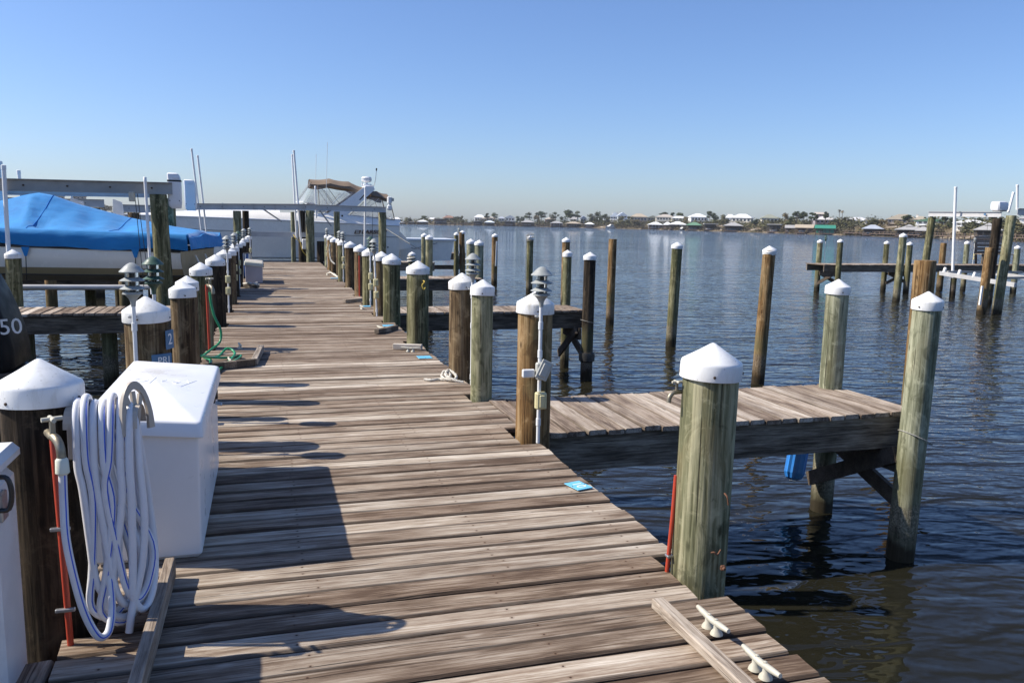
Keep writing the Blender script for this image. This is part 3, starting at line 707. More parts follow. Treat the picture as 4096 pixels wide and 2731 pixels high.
# pilings standing at finger ends and in the open slips
WATERP = [
 (4.47, 5.18, 2.200, .235, 'piling_pale', 'pale green capped piling at the near outer corner of the nearest finger pier', (.02, 0), True),
 (4.53, 6.32, 2.215, .225, 'piling_pale', 'pale capped piling at the far outer corner of the nearest finger pier', (0, 0), True),
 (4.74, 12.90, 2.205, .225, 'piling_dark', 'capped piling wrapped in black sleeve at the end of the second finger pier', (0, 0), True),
 (4.79, 14.12, 2.195, .185, 'piling_olive', 'mossy capped piling behind the end of the second finger pier', (0, 0), True),
 (7.68, 8.62, 2.29, .265, 'piling_orange', 'thick orange uncapped piling behind the corner of the nearest finger pier', (0, 0), False),
 (7.64, 12.01, 2.37, .235, 'piling_orange', 'orange streaked capped piling standing alone in open water', (.03, 0), True),
 (8.15, 16.22, 2.32, .25, 'piling_olive', 'lone capped mooring piling left of the orange streaked one', (.02, 0), True),
 (8.32, 20.12, 2.29, .215, 'piling_orange', 'lone uncapped mooring piling in open water', (0, 0), False),
 (8.93, 25.29, 2.23, .285, 'piling_orange', 'orange capped piling directly behind the mossy second pier piling', (0, 0), True),
 (9.19, 29.93, 2.195, .275, 'piling_olive', 'capped piling with a grey rope tied round its top', (0, 0), True),
 (8.80, 33.6, 2.205, .27, 'piling_orange', 'brown capped piling with a white strip on its side', (0, 0), True),
 (5.02, 22.5, 2.20, .26, 'piling_pale', 'left one of two capped pilings behind the third finger pier lamp', (0, 0), True),
 (4.93, 21.2, 2.20, .26, 'piling_pale', 'right one of two capped pilings behind the third finger pier lamp', (0, 0), True),
 (3.78, 22.25, 2.30, .22, 'piling_green', 'greener of two capped pilings beside the white swim platform', (0, 0), True),
 (4.70, 27.9, 2.26, .23, 'piling_green', 'farther of two capped pilings beside the white swim platform', (0, 0), True),
 (4.05, 26.6, 1.67, .23, 'piling_green', 'short capped piling with a rope bundle by the swim platform', (0, 0), True),
 (7.72, 36.2, 2.20, .24, 'piling_olive', 'capped piling with a lamp at the end of the far finger pier', (0, 0), True),
 (7.62, 34.6, 2.30, .26, 'piling_orange', 'crooked orange capped piling before the far finger pier', (0, 0), True),
 (22.42, 30.1, 2.21, .25, 'piling_green', 'capped post with green lamp at the tip of the distant pier', (0, 0), True),
 (22.27, 28.6, 2.26, .25, 'piling_olive', 'capped post at the near tip corner of the distant pier', (0, 0), True),
 (25.92, 30.1, 2.19, .25, 'piling_olive', 'capped post on the far side of the distant pier', (0, 0), True),
 (25.80, 28.6, 2.19, .26, 'piling_olive', 'capped post on the near side of the distant pier beside the tall green piling', (0, 0), True),
 (22.42, 25.3, 2.57, .285, 'piling_green', 'tall green capped mooring piling before the distant pier', (.03, 0), True),
 (29.05, 30.1, 2.13, .27, 'piling_orange', 'uncapped brown post on the distant pier left of the white guide pole', (0, 0), False),
 (30.4, 30.1, 2.24, .25, 'piling_pale', 'capped post with lamp pole on the distant pier', (0, 0), True),
 (22.0, 21.0, 2.17, .27, 'piling_orange', 'orange uncapped mooring piling before the right boat lift', (.05, 0), False),
 (31.6, 28.5, 2.10, .27, 'piling_pale', 'capped post behind the bench on the distant pier', (0, 0), True),
 (-4.40, 14.8, 2.10, .25, 'piling_olive', 'capped piling at the left edge of the picture by the covered boat', (.02, 0), True),
 (-2.9, 13.85, .93, .22, 'piling_olive', 'short support piling under the left finger pier near the dock', (0, 0), False),
 (-4.05, 13.85, .93, .22, 'piling_olive', 'short support piling under the left finger pier near the motor', (0, 0), False),
]
for x, y, z, d, m, lab, ln, cp in WATERP:
    piling(x, y, z, d, m, lab, ln, cp, group='pilings standing in the water', screws=y < 14, bend=.03 if 'crooked' in lab else 0, tilt=(R(9), R(-11), 0) if 'orange streaked capped' in lab else None)

# ------------------------------------------------------------------ tiered lamps on conduit poles
def shade(b, z, r0, r1, h, n=24):
    """thin downward sloping ring"""
    b.lathe([(r0, z + h), (r1, z), (r1 * .985, z - .003), (r0 * .97, z + h - .005)], n, caps=False)
def outlet(t, mat, z, x=0.0, y=-.035, w=.075, h=.115, opened=False):
    o = MB(); o.box((0, 0, 0), (w, .045, h), b=.008); p = o.build('outlet_box', mat, t, loc=(x, y, z))
    c = MB()
    if opened:
        M = Matrix.Rotation(R(25), 3, 'Y')
        c.box((.012, -.028, .01), (w * 1.15, .012, h * 1.15), M, b=.005); c.box((.012, -.036, .01), (w * .7, .012, h * .8), M, b=.005)
    else:
        c.box((0, -.026, 0), (w * .9, .012, h * .92), b=.005); c.box((0, -.034, 0), (w * .5, .012, h * .74), b=.005)
    c.build('cover', mat, p)
    return p
def lamp(x, y, label, mat='lamp_grey', ztop=2.39, zbase=1.14, boxes=(1.74, 1.56), lean=0.0, bmat='outlet_beige', first_open=False, s=1.0, detail=True):
    t = thing('dock_lamp', label, 'lamp', (x, y, 0), 0, 'tiered dock lamps'); t.rotation_euler = (0, lean, 0)
    zh = ztop - .215 * s; q, k9 = .80, .915
    b = MB(); b.tube([(0, 0, zbase), (0, 0, zh - .05)], .0125, 10); b.build('pole', 'pvc', t, smooth=60)
    if detail:
        for zz in (zbase + .12, zh - .20, boxes[0] + .085 if boxes else 1.7):
            b = MB(); b.lathe([(.0125, 0), (.0165, .001), (.0165, .05), (.0125, .051)], 12, (0, 0, zz)); b.build('coupling', 'pvc', t, smooth=40)
        b = MB(); b.box((-.01, .02, 0), (.05, .03, .014), b=.003); b.build('pole_strap', 'steel', t, loc=(0, 0, zh - .115))
    b = MB(); b.lathe([(.014, -.05), (.017, -.02), (.026, .0), (.046, .022), (.056, .030), (.056, .038), (.042, .038)], 24, (0, 0, zh)); b.build('lamp_base', mat, t, smooth=40)
    b = MB(); b.lathe([(.037, .036), (.037, .172)], 20, (0, 0, zh), caps=False); b.build('glass', 'lamp_glass', t, smooth=60)
    b = MB(); b.lathe([(.012, .04), (.012, .16), (.02, .17), (.012, .18)], 10, (0, 0, zh)); b.build('bulb', 'paint_white', t, smooth=40)
    for k in range(4):
        a = k * math.pi / 2 + .6
        b = MB(); b.tube([(math.cos(a) * .041, math.sin(a) * .041, zh + .036), (math.cos(a) * .041, math.sin(a) * .041, zh + .175)], .0035, 5); b.build('cage_rod', mat, t)
    b = MB(); b.lathe([(.037, .034), (.060, .026), (.060, .029), (.040, .042)], 24, (0, 0, zh), caps=False); b.build('shade', mat, t, smooth=40)
    for k in range(2):
        b = MB(); shade(b, zh + .058 + .050 * k, .040, .0725, .018); b.build('shade', mat, t, smooth=40)
    b = MB(); b.lathe([(.04, .172), (.0725, .158), (.072, .163), (.050, .184), (.047, .188), (.040, .195), (.025, .207), (.010, .2145), (.001, .215)], 24, (0, 0, zh), caps=False); b.build('lamp_roof', mat, t, smooth=40)
    for k, zz in enumerate(boxes): outlet(t, bmat if not (first_open and k == 0) else 'outlet_grey', zz, .0, opened=first_open and k == 0)
    return t
A_ = lamp(1.215, 5.075, 'nearest grey tiered lamp with an open outlet on the right dock edge', boxes=(1.70, 1.50), first_open=True, bmat='outlet_beige', zbase=1.2)
b = MB(); b.box((0, 0, 0), (.085, .03, .055), b=.006); b.build('tag_plate', 'pvc', A_, loc=(-.085, -.02, 1.685))
lamp(1.285, 7.24, 'grey tiered lamp between the second and third right hand pilings', boxes=(), zbase=1.1)
lamp(1.14, 12.60, 'grey tiered lamp on a leaning pole beyond the second finger pier', lean=-.035, boxes=(1.72, 1.53))
lamp(1.21, 14.32, 'dark green tiered lamp on the right dock edge', 'lamp_green', boxes=(1.70, 1.52))
lamp(1.23, 19.78, 'nearer of two paired grey lamps far along the right edge')
lamp(1.27, 21.22, 'farther of two paired grey lamps far along the right edge')
lamp(1.33, 26.53, 'last grey tiered lamp at the far right dock corner')
lamp(-1.30, 5.37, 'nearest grey tiered lamp on the left edge behind the white dock box', boxes=(), zbase=1.15)
t = lamp(-1.285, 6.21, 'dark green tiered lamp above a white junction box on the left', 'lamp_green', boxes=())
b = MB(); b.box((0, 0, 0), (.10, .09, .17), b=.006); b.build('junction_box', 'pvc_bright', t, loc=(-.01, -.04, 1.52))
lamp(-1.10, 13.37, 'grey tiered lamp with two beige outlets on the left edge', boxes=(1.72, 1.54))
lamp(-1.08, 16.02, 'middle grey tiered lamp on the left edge before the cream dock box')
lamp(-1.07, 17.87, 'second dark green tiered lamp on the left edge near the cream box', 'lamp_green')
lamp(-1.06, 22.04, 'left one of two far grey lamps behind the cream dock box')
lamp(-.96, 24.75, 'right one of two far grey lamps on the left edge')
lamp(7.80, 36.05, 'small grey lamp at the end of the far finger pier', boxes=(), detail=False)
lamp(22.62, 30.0, 'small green lamp at the tip of the distant pier', 'lamp_green', boxes=(), detail=False)
lamp(30.62, 29.9, 'small grey lamp with outlets on the distant pier', boxes=(1.6, 1.45), detail=False)

# ------------------------------------------------------------------ white dock box, cream dock box, locker
def dock_box(label, x0, x1, y0, y1, h, lid_t, mat, lidmat, group=None):
    t = thing('dock_box', label, 'dock box', ((x0 + x1) / 2, (y0 + y1) / 2, DECK), 0, group)
    w, l = x1 - x0, y1 - y0; rings = []
    for z, s_ in ((.004, -.012), (.02, 0), (h - lid_t, .004)):
        wx, ly = w / 2 - .018 + s_, l / 2 - .018 + s_; ch = .012; ring = []
        for cx, cy, a0 in ((1, 1, 0), (-1, 1, 90), (-1, -1, 180), (1, -1, 270)):
            for k in range(4):
                a = R(a0 + 30 * k); ring.append(Vector((cx * (wx - ch) + ch * math.cos(a), cy * (ly - ch) + ch * math.sin(a), z)))
        rings.append(ring)
    b = MB(); b.loft(rings); b.build('body', mat, t, smooth=35)
    rings = []; slope = .045
    for z, s_ in ((h - lid_t, .004), (h - lid_t + .004, .008), (h - .012, .002), (h - .004, -.003), (h, -.012)):
        wx, ly = w / 2 + s_, l / 2 + s_; ch = .022; ring = []
        for cx, cy, a0 in ((1, 1, 0), (-1, 1, 90), (-1, -1, 180), (1, -1, 270)):
            for k in range(5):
                a = R(a0 + 22.5 * k); px = cx * (wx - ch) + ch * math.cos(a)
                ring.append(Vector((px, cy * (ly - ch) + ch * math.sin(a), z - slope * (px / w + .5))))
        rings.append(ring)
    b = MB(); b.loft(rings); lid = b.build('lid', lidmat, t, smooth=35)
    return t, lid
BX, LID = dock_box('large white dock box with latch standing behind the hose', -1.26, -.80, 3.60, 5.00, .655, .07, 'box_white', 'box_white')
for sg, pts in enumerate([[(-.16, .02), (-.13, .05), (-.09, .035), (-.11, .0), (-.15, -.005)], [(-.06, .08), (-.075, -.02)], [(-.03, .05), (.0, .045), (-.02, .01), (.02, .01)], [(.05, .045), (.075, .03), (.06, .0), (.04, .015), (.08, .02)], [(.11, .06), (.125, .02)], [(.16, .06), (.09, -.05)]]):
    P = smooth_path([(-u * .9, v * 1.6 + .1, 0) for u, v in [(-a, c) for a, c in pts]], 4)
    b = MB(); b.tube([(p.x, p.y, .6548 - .045 * (p.x / .46 + .5)) for p in P], .0022, 5); b.build('raised_scribble', 'box_white', LID)
b = MB(); b.box((0, 0, 0), (.012, .05, .09), b=.003); b.box((.012, 0, .0), (.014, .03, .05), b=.004); L_ = b.build('latch', 'black_plastic', BX, loc=(.222, .30, .52))
b = MB(); b.tube([(.0, -.02, 0), (.03, -.02, -.01), (.03, .02, -.01), (0, .02, 0)], .005, 6); b.build('hasp', 'steel', L_, loc=(.006, 0, -.045))
for yy in (-.25, .1): 
    b = MB(); b.lathe([(.006, 0), (.004, .004)], 8); b.build('screw', 'steel', BX, loc=(.0 + yy * .3, -.682, .56), rot=(R(90), 0, 0))

CB, lid = dock_box('cream and grey dock box with ribbed lid far along the left edge', -1.00, -.60, 19.15, 20.35, .50, .085, 'box_grey', 'box_cream')
for k in range(11):
    b = MB(); b.box((0, 0, 0), (.38, .05, .012), b=.004); b.build('lid_rib', 'box_ribbed', CB, loc=(0, -.52 + k * .104, .480), rot=(0, R(6.4), 0))
for k in range(3):
    b = MB(); b.box((0, 0, 0), (.02, .05, .07), b=.004); b.build('latch', 'rust', CB, loc=(.205, -.35 + .3 * k, .38))

t = thing('dock_locker', 'tall white dock locker cut off at the lower left corner', 'locker', (-1.575, 2.785, DECK - .045), 0)
b = MB(); b.box((0, 0, .36), (.52, .26, .72), b=.03); b.build('body', 'pvc', t, smooth=30)
b = MB(); b.box((0, 0, .755), (.55, .29, .06), b=.02); b.build('lid', 'pvc', t, smooth=30)
b = MB(); b.tube(smooth_path([(0, 0, .05), (.03, 0, .045), (.04, 0, 0), (.03, 0, -.05), (0, 0, -.055)], 4), .008, 8); b.build('handle', 'black_plastic', t, loc=(.26, -.08, .68))
b = MB(); b.box((0, 0, 0), (.02, .06, .09), b=.004); b.build('latch', 'steel', t, loc=(.262, -.05, .63))

# ------------------------------------------------------------------ hose hanger, hose, tap and red pipe on the near left piling
hx, hy = -1.10, 3.06
t = thing('hose_hanger', 'beige arched hose hanger on the dark left piling', 'hose hanger', (hx, hy, 0))
def arch(x, r, z, w):
    out = []
    for k in range(19):
        a = math.pi * (k / 18.0) * 1.1 - .05 * math.pi; out.append(Vector((x, math.cos(a) * r, z + math.sin(a) * r * 2.0)))
    return out
b = MB()
pts = arch(0, .078, 0, 0)
vs = []; fs = []
for i, p in enumerate(pts):
    d = Vector((0, p.y, p.z + .02)).normalized()
    for dx, k in ((-.006, 0), (.006, 0), (.006, 1), (-.006, 1)): vs.append((p.x + dx, p.y - d.y * .028 * k, p.z - d.z * .028 * k))
for i in range(len(pts) - 1):
    for k in range(4): fs.append((i * 4 + k, i * 4 + (k + 1) % 4, i * 4 + 4 + (k + 1) % 4, i * 4 + 4 + k))
b.add(vs, fs); b.build('outer_rim', 'hanger_beige', t, smooth=40, loc=(.135, -.02, 1.945), rot=(0, R(-6), R(-32)))
b = MB()
for a in (-.5, .0, .5): b.beam((0, 0, .0), (0, math.sin(a) * .075, math.cos(a) * .12), .018, .010, (1, 0, 0))
b.build('rim_spokes', 'hanger_beige', t, loc=(.132, -.02, 1.945), rot=(0, R(-6), R(-32)))
b = MB(); b.loft([[Vector((x, math.cos(a) * .055, math.sin(a) * .075)) for a in [math.pi * k / 10 for k in range(11)]] for x in (-.09, .15)], caps=False, closed=False)
b.build('saddle', 'hanger_beige', t, loc=(0, 0, 1.945), rot=(0, 0, R(-8)))
b = MB(); b.box((0, 0, 0), (.02, .09, .12), b=.004); b.build('wall_plate', 'hanger_beige', t, loc=(-.075, 0, 1.90))

t = thing('garden_hose', 'white garden hose with blue stripe coiled over the beige hanger', 'hose', (hx, hy, 0))
rh = .0132
def hose_part(pts, name='coil', n=5, st=(.008, -.0098, .002), stripe=True):
    P = smooth_path(pts, n); b = MB(); b.tube(P, rh, 12); o = b.build(name, 'hose_white', t, smooth=60)
    if stripe:
        b = MB(); b.tube([p + Vector(st) for p in P], .0024, 5); b.build('stripe', 'hose_blue', o, smooth=60)
rndh = random.Random(5)
# x on the saddle, x half way down, x of the bend, z of the bend, width of the bend
loops = [(-.052, -.035, -.012, 1.36, .07), (-.026, -.005, -.035, 1.268, .15), (.000, .012, .062, 1.31, .08), (.028, .055, .000, 1.245, .17), (.056, .035, .100, 1.325, .09), (.084, .085, .025, 1.262, .15), (.112, .115, .125, 1.285, .075)]
for i, (xt, xm, xb, zb, w) in enumerate(loops):
    xb, w = xb * .85, w * .88
    zt = 2.03 + .014 * math.sin(i * 1.9); zm = (zt + zb) / 2; yb = .075 + .012 * (i % 2)
    pts = [(xt, .06, zt - .05), (xt, .02, zt - .002), (xt, -.03, zt), (xt + .003, -.07, zt - .06), (xt * .75 + xm * .25, -.088, zt - .20), (xm, -.096, zm + .05), (xm * .45 + xb * .55, -.10, zb + .20), (xb, -.098, zb + .06), (xb + w * .40, -.07, zb), (xb + w * .80, -.02, zb + .05), (xb + w * .88, .03, zb + .17), (xm + .03, yb, zm), (xt + .02, yb, zt - .24), (xt + .005, yb, zt - .11), (xt, .06, zt - .05)]
    hose_part(pts, stripe=i in (1, 3, 4))
hose_part([(.10, .02, 2.0), (.128, -.03, 1.96), (.14, -.06, 1.80), (.15, -.075, 1.62), (.135, -.085, 1.45), (.10, -.10, 1.30), (.088, -.11, 1.222)], 'loose_end', stripe=False)
hose_part([(-.075, -.174, 1.835), (-.075, -.183, 1.74), (-.068, -.212, 1.62), (-.050, -.215, 1.48), (-.028, -.21, 1.36), (-.002, -.195, 1.275), (.018, -.18, 1.25), (.036, -.155, 1.27), (.04, -.12, 1.36), (.02, -.07, 1.55)], 'feed')

t = thing('water_tap', 'brass water tap with white hose fitting on the dark left piling', 'tap', (-1.222, 2.965, 0))
def tap(t, loc, rz=0.0, s=1.0, fitting=True, up=False):
    M = Matrix.Rotation(rz, 3, 'Z')
    def T(p): return Vector(loc) + M @ (Vector(p) * s)
    b = MB(); b.tube([T(p) for p in smooth_path([(0, .03, 0), (0, -.02, 0), (.004, -.05, -.003), (.008, -.07, -.022), (.009, -.075, -.05)], 4)], [.012 * s] * 17, 10); bo = b.build('tap_body', 'brass', t, smooth=60)
    b = MB(); b.tube([T((0, -.03, .008)), T((0, -.03, .045))], .008 * s, 8); b.build('stem', 'brass', bo, smooth=60)
    b = MB()
    for a in (0, math.pi / 2):
        b.tube([T((math.cos(a) * .026, -.03 + math.sin(a) * .026, .05)), T((-math.cos(a) * .026, -.03 - math.sin(a) * .026, .05))], .0065 * s, 8)
    b.build('cross_handle', 'galv_cream', t, smooth=60)
    if fitting:
        b = MB(); b.lathe([(.014, 0), (.020, -.008), (.022, -.05), (.017, -.055), (.012, -.06)], 12, T((.009, -.076, -.05))); b.build('hose_fitting', 'hose_fitting', t, smooth=40)
tap(t, (0, 0, 1.945), R(24), 1.2)
t = thing('red_pipe', 'red water pipe clamped to the front of the dark left piling', 'pipe', (-1.215, 2.955, 0))
b = MB(); b.tube([(-.005, .02, 1.955), (.0, .005, 1.93), (.016, .0, 1.20), (.017, 0, 1.10)], .0105, 10); b.build('pipe', 'red_pipe', t, smooth=60)
for zz in (1.62, 1.33):
    b = MB(); b.box((.008, -.006, zz), (.062, .014, .014), b=.003); b.build('clamp', 'steel', t)

# right piling: red pipe and tap
t = thing('red_pipe', 'thin red pipe at the left foot of the big green piling', 'pipe', (1.105, 2.985, 0))
b = MB(); b.tube([(.03, .02, 1.62), (.018, .01, 1.45), (-.002, 0, 1.2), (-.006, 0, 1.0)], .0095, 8); b.build('pipe', 'red_pipe', t, smooth=60)
b = MB(); b.box((.005, 0, 1.27), (.03, .03, .012), b=.003); b.build('clamp', 'steel', t)
t = thing('water_tap', 'brass tap with cross handle beside the big green piling', 'tap', (1.10, 2.98, 0))
tap(t, (.04, .02, 1.985), R(-90), .85, False)
t = thing('red_pipe', 'red water pipe and tap on a far right edge piling', 'pipe', (1.20, 15.98, 0))
b = MB(); b.tube([(0, 0, 1.15), (0, 0, 2.0)], .014, 8); b.build('pipe', 'red_pipe', t, smooth=60)
b = MB(); b.box((0, -.02, 2.01), (.06, .03, .05), b=.006); b.build('tap_head', 'brass', t)
t = thing('water_tap', 'brass tap above the green hose on the left edge', 'tap', (-1.14, 9.53, 0))
tap(t, (0, 0, 1.92), R(20), 1.6, False)
t = thing('red_pipe', 'dark red pipe running down behind the green hose', 'pipe', (-1.16, 9.54, 0))
b = MB(); b.tube([(0, 0, 1.93), (.01, 0, 1.15)], .014, 8); b.build('pipe', 'red_pipe', t, smooth=60)
t = thing('garden_hose', 'green garden hose hanging from a tap and heaped on the deck', 'hose', (-1.12, 9.40, 0))
b = MB()
rg = random.Random(9)
P = [(0, 0, 1.86), (.01, 0, 1.75), (.04, -.01, 1.6), (.10, -.02, 1.45), (.09, -.05, 1.32), (0, -.25, 1.26), (-.05, -.5, 1.235), (.05, -.9, 1.25), (-.02, -1.3, 1.22), (.08, -1.5, 1.222), (.20, -.9, 1.23), (.26, -.5, 1.26), (.18, -.4, 1.30), (.10, -.6, 1.25), (.02, -.95, 1.30), (-.02, -1.2, 1.36), (.05, -.8, 1.27), (.22, -.55, 1.225), (.32, -.45, 1.225), (.25, -.8, 1.225), (.05, -1.25, 1.24), (-.03, -1.5, 1.222)]
b.tube(smooth_path(P, 5), .013, 8); b.build('coil', 'hose_green', t, smooth=60)

# ------------------------------------------------------------------ cleats, rails, plates, ropes
def cleat(label, x, y, rz=0.0, mat='galv_cream', L=.20):
    t = thing('dock_cleat', label, 'cleat', (x, y, DECK + .004), rz, 'dock cleats')
    b = MB(); b.tube(smooth_path([(0, -L / 2, .047), (0, -L * .3, .043), (0, 0, .039), (0, L * .3, .043), (0, L / 2, .047)], 3), [.008, .0095, .0105, .0115, .012, .0125, .0125, .0125, .012, .0115, .0105, .0095, .008], 10); b.build('horn', mat, t, smooth=60)
    for s in (-1, 1):
        b = MB(); b.lathe([(.024, 0), (.021, .008), (.012, .02), (.011, .040)], 12, (0, s * .028, 0)); b.build('foot', mat, t, smooth=40)
        b = MB(); b.lathe([(.008, 0), (.007, .008), (.002, .010)], 6, (0, s * .022, .047)); b.build('bolt_head', mat, t)
    return t
cleat('pale dock cleat farther from the camera beside the right toe rail', 1.02, 2.47, R(3))
cleat('pale dock cleat nearer the camera beside the right toe rail', 1.025, 2.17, R(3))
cleat('pale dock cleat at the bottom edge of the picture on the left', -1.06, 2.42, R(0))
cleat('small cleat on a short timber beside the fifth right piling', 1.02, 9.05, R(70), L=.22)
cleat('small cleat beyond the white timber on the right edge', .93, 10.9, R(20), L=.2)
cleat('small grey cleat on the right edge near the pale blue plate', .98, 13.6, R(10), L=.2)
cleat('small cleat on the left edge next to the green hose heap', -.83, 9.6, R(10), L=.2)
cleat('nearer small cleat inside the angled timber on the left edge', -.90, 8.6, R(10), L=.2)
cleat('far cleat with white rope at the right dock edge', 1.0, 21.9, R(10), L=.22)
def rail(label, a, b_, w=.05, h=.045, mat='rail_wood'):
    a, b_ = Vector((a[0], a[1], 0)), Vector((b_[0], b_[1], 0)); d = b_ - a
    t = MB(); t.box((0, 0, h / 2 + .006), (w, d.length, h), b=.004)
    return tag(t.build('toe_rail', mat, loc=((a.x + b_.x) / 2, (a.y + b_.y) / 2, DECK), rot=(0, 0, math.atan2(-d.x, d.y))), label, 'timber', 'timber toe rails')
rail('pale timber toe rail beside two cleats at the lower right', (.905, 2.685), (.925, 1.5), .052, .04)
rail('grey timber toe rail beside the coiled hose at the lower left', (-.925, 3.43), (-.93, 1.5), .04, .085)
rail('white painted short timber on the right edge by the fifth piling', (.86, 9.28), (1.17, 9.15), .07, .06)
rail('dark short timber on the right edge beyond the white one', (.83, 10.55), (1.15, 10.95), .07, .06, 'brace_wood')
rail('dark timber lying from the left piling toward the angled end piece', (-1.12, 8.22), (-.66, 8.42), .06, .07, 'brace_wood')
rail('short angled timber end piece near the green hose', (-.66, 8.44), (-.60, 9.35), .06, .07)
rail('far pale timber on the right edge near the dark green lamp', (.78, 14.6), (1.12, 14.9), .07, .06)
rail('far timber on the left edge under the white rope heap', (-.98, 18.1), (-.70, 17.9), .08, .06, 'brace_wood')
def plate(label, x, y, rz, w, l, txt=None, z=DECK + .009):
    t = thing('number_plate', label, 'plate', (x, y, z), rz, 'blue slip number plates')
    b = MB(); b.box((0, 0, 0), (w, l, .004), b=.0015); b.build('plate', 'sign_blue', t)
    if txt: text(txt, 'digits', 'paint_white', t, (0, .002, .0022), (0, 0, 0), .085, .0006)
    for yy in (-1, 1):
        b = MB(); b.lathe([(.0035, 0), (.002, .003)], 6); b.build('screw', 'screw_dark', t, loc=(0, yy * (l / 2 - .012), .002))
plate('pale blue plate numbered ten on the right dock edge', 1.143, 4.135, R(-75), .135, .105, '10')
plate('pale blue plate without readable number by the fourth right piling', 1.10, 8.62, 0, .15, .16)
plate('pale blue plate lying beside the dark short timber', 1.10, 11.35, 0, .16, .16)
plate('distant pale blue plate beyond the second finger pier', 1.08, 14.0, 0, .18, .16)
plate('farthest pale blue plate near the white rope on the right edge', 1.1, 20.8, 0, .2, .16)
t = thing('blue_sign', 'dark blue sign with white letters on the wide left piling', 'sign', (-1.162, 5.442, 1.775), R(38))
b = MB(); b.box((0, 0, 0), (.135, .005, .085), b=.002); b.build('board', 'sign_dark_blue', t)
text('PRI', 'lettering', 'paint_white', t, (.012, -.0035, 0), (R(90), 0, 0), .062, .0008)
t = thing('blue_sign', 'small blue sign with digit two on the wide left piling', 'sign', (-1.118, 5.50, 1.90), R(66))
b = MB(); b.box((0, 0, 0), (.09, .005, .12), b=.002); b.build('board', 'sign_dark_blue', t)
text('2', 'digit', 'paint_white', t, (0, -.0035, 0), (R(90), 0, 0), .10, .0008)

def rope(label, pts, r=.011, mat='rope_white', name='rope', cat='rope', n=6):
    P = smooth_path(pts, n); b = MB()
    for ph in (0, 2.09, 4.19):            # three twisted strands
        q = []
        for i, p in enumerate(P):
            d = (P[min(i + 1, len(P) - 1)] - P[max(i - 1, 0)]).normalized(); x, y = basis(d); a = i * .9 + ph
            q.append(p + (x * math.cos(a) + y * math.sin(a)) * r * .45)
        b.tube(q, r * .62, 6)
    return tag(b.build(name, mat, smooth=60), label, cat, 'ropes on the docks')
rope('white rope knotted on the deck beside the rusty piling with boxes', [(.86, 7.35, 1.215), (.93, 7.30, 1.216), (1.0, 7.33, 1.216), (1.06, 7.25, 1.23), (1.10, 7.32, 1.26), (1.06, 7.4, 1.275), (1.02, 7.3, 1.24), (1.10, 7.22, 1.225), (1.15, 7.28, 1.25), (1.1, 7.38, 1.29), (1.05, 7.28, 1.26), (1.12, 7.2, 1.225), (1.19, 7.17, 1.21)], .013)
rope('white rope heaped on the left timber before the cream dock box', [(-1.0, 18.2, 1.28), (-.92, 18.0, 1.30), (-.85, 18.1, 1.27), (-.9, 17.9, 1.32), (-.8, 17.95, 1.29), (-.72, 18.05, 1.31), (-.78, 17.85, 1.3), (-.68, 17.95, 1.27)], .02)
rope('white rope draped over the far right dock edge', [(1.0, 21.8, 1.26), (1.06, 21.6, 1.30), (1.12, 21.4, 1.27), (1.18, 21.1, 1.22), (1.12, 21.3, 1.29), (1.2, 21.0, 1.22)], .02)
# rope collar and hanging end on one mooring piling
P = [(9.19 + .15 * math.cos(a * .7), 29.93 + .15 * math.sin(a * .7), 1.93 + .012 * a) for a in range(30)]
rope('grey rope wound round the top of a mooring piling', P + [(9.02, 29.80, 2.2), (8.99, 29.78, 1.8), (8.98, 29.78, .9), (8.97, 29.78, .45)], .012, 'rope_grey')
P = [(4.05 + .14 * math.cos(a * .8), 26.6 + .14 * math.sin(a * .8), 1.30 + .012 * a) for a in range(20)]
rope('white rope bundle on the short piling by the swim platform', P, .03)
# wire loops on the pier end pilings
def ring(label, x, y, z, r, tilt, mat='rope_grey', rr=.004):
    b = MB(); b.tube([(r * math.cos(a), r * math.sin(a), tilt * math.cos(a)) for a in [2 * math.pi * k / 28 for k in range(29)]], rr, 6, caps=False)
    return tag(b.build('wire_loop', mat, loc=(x, y, z), smooth=60), label, 'wire', 'wire loops on pilings')
ring('thin wire loop sagging round the pale pier corner piling', 4.47, 5.18, 1.02, .128, -.06)
ring('thin wire loop round the black wrapped piling', 4.74, 12.90, 1.02, .125, -.03)
# black collar and strap on the sleeve-wrapped pile
b = MB(); b.lathe([(.11, 0), (.135, .02), (.14, .1), (.13, .16), (.11, .17)], 18); tag(b.build('piling_collar', 'cable', loc=(4.74, 12.9, .32), smooth=40), 'dark collar low on the black wrapped piling', 'collar')

# electrical boxes on the rusty piling
t = thing('power_outlet', 'white power outlets with flip covers on the rusty right piling', 'outlet', (1.40, 7.36, 0))
b = MB(); b.box((0, 0, 1.68), (.10, .14, .20), b=.008); b.build('upper_box', 'outlet_grey', t)
b = MB(); b.box((-.03, -.09, 1.78), (.09, .015, .13), Matrix.Rotation(R(40), 3, 'X'), b=.004); b.build('flip_cover', 'pvc', t)
b = MB(); b.box((0, -.10, 1.65), (.07, .06, .06), b=.006); b.build('plug', 'outlet_beige', t)
b = MB(); b.box((0, 0, 1.43), (.12, .12, .19), b=.008); b.build('lower_box', 'pvc', t)
b = MB(); b.box((0, -.065, 1.43), (.02, .02, .19), b=.003); b.build('hinge', 'cable', t)
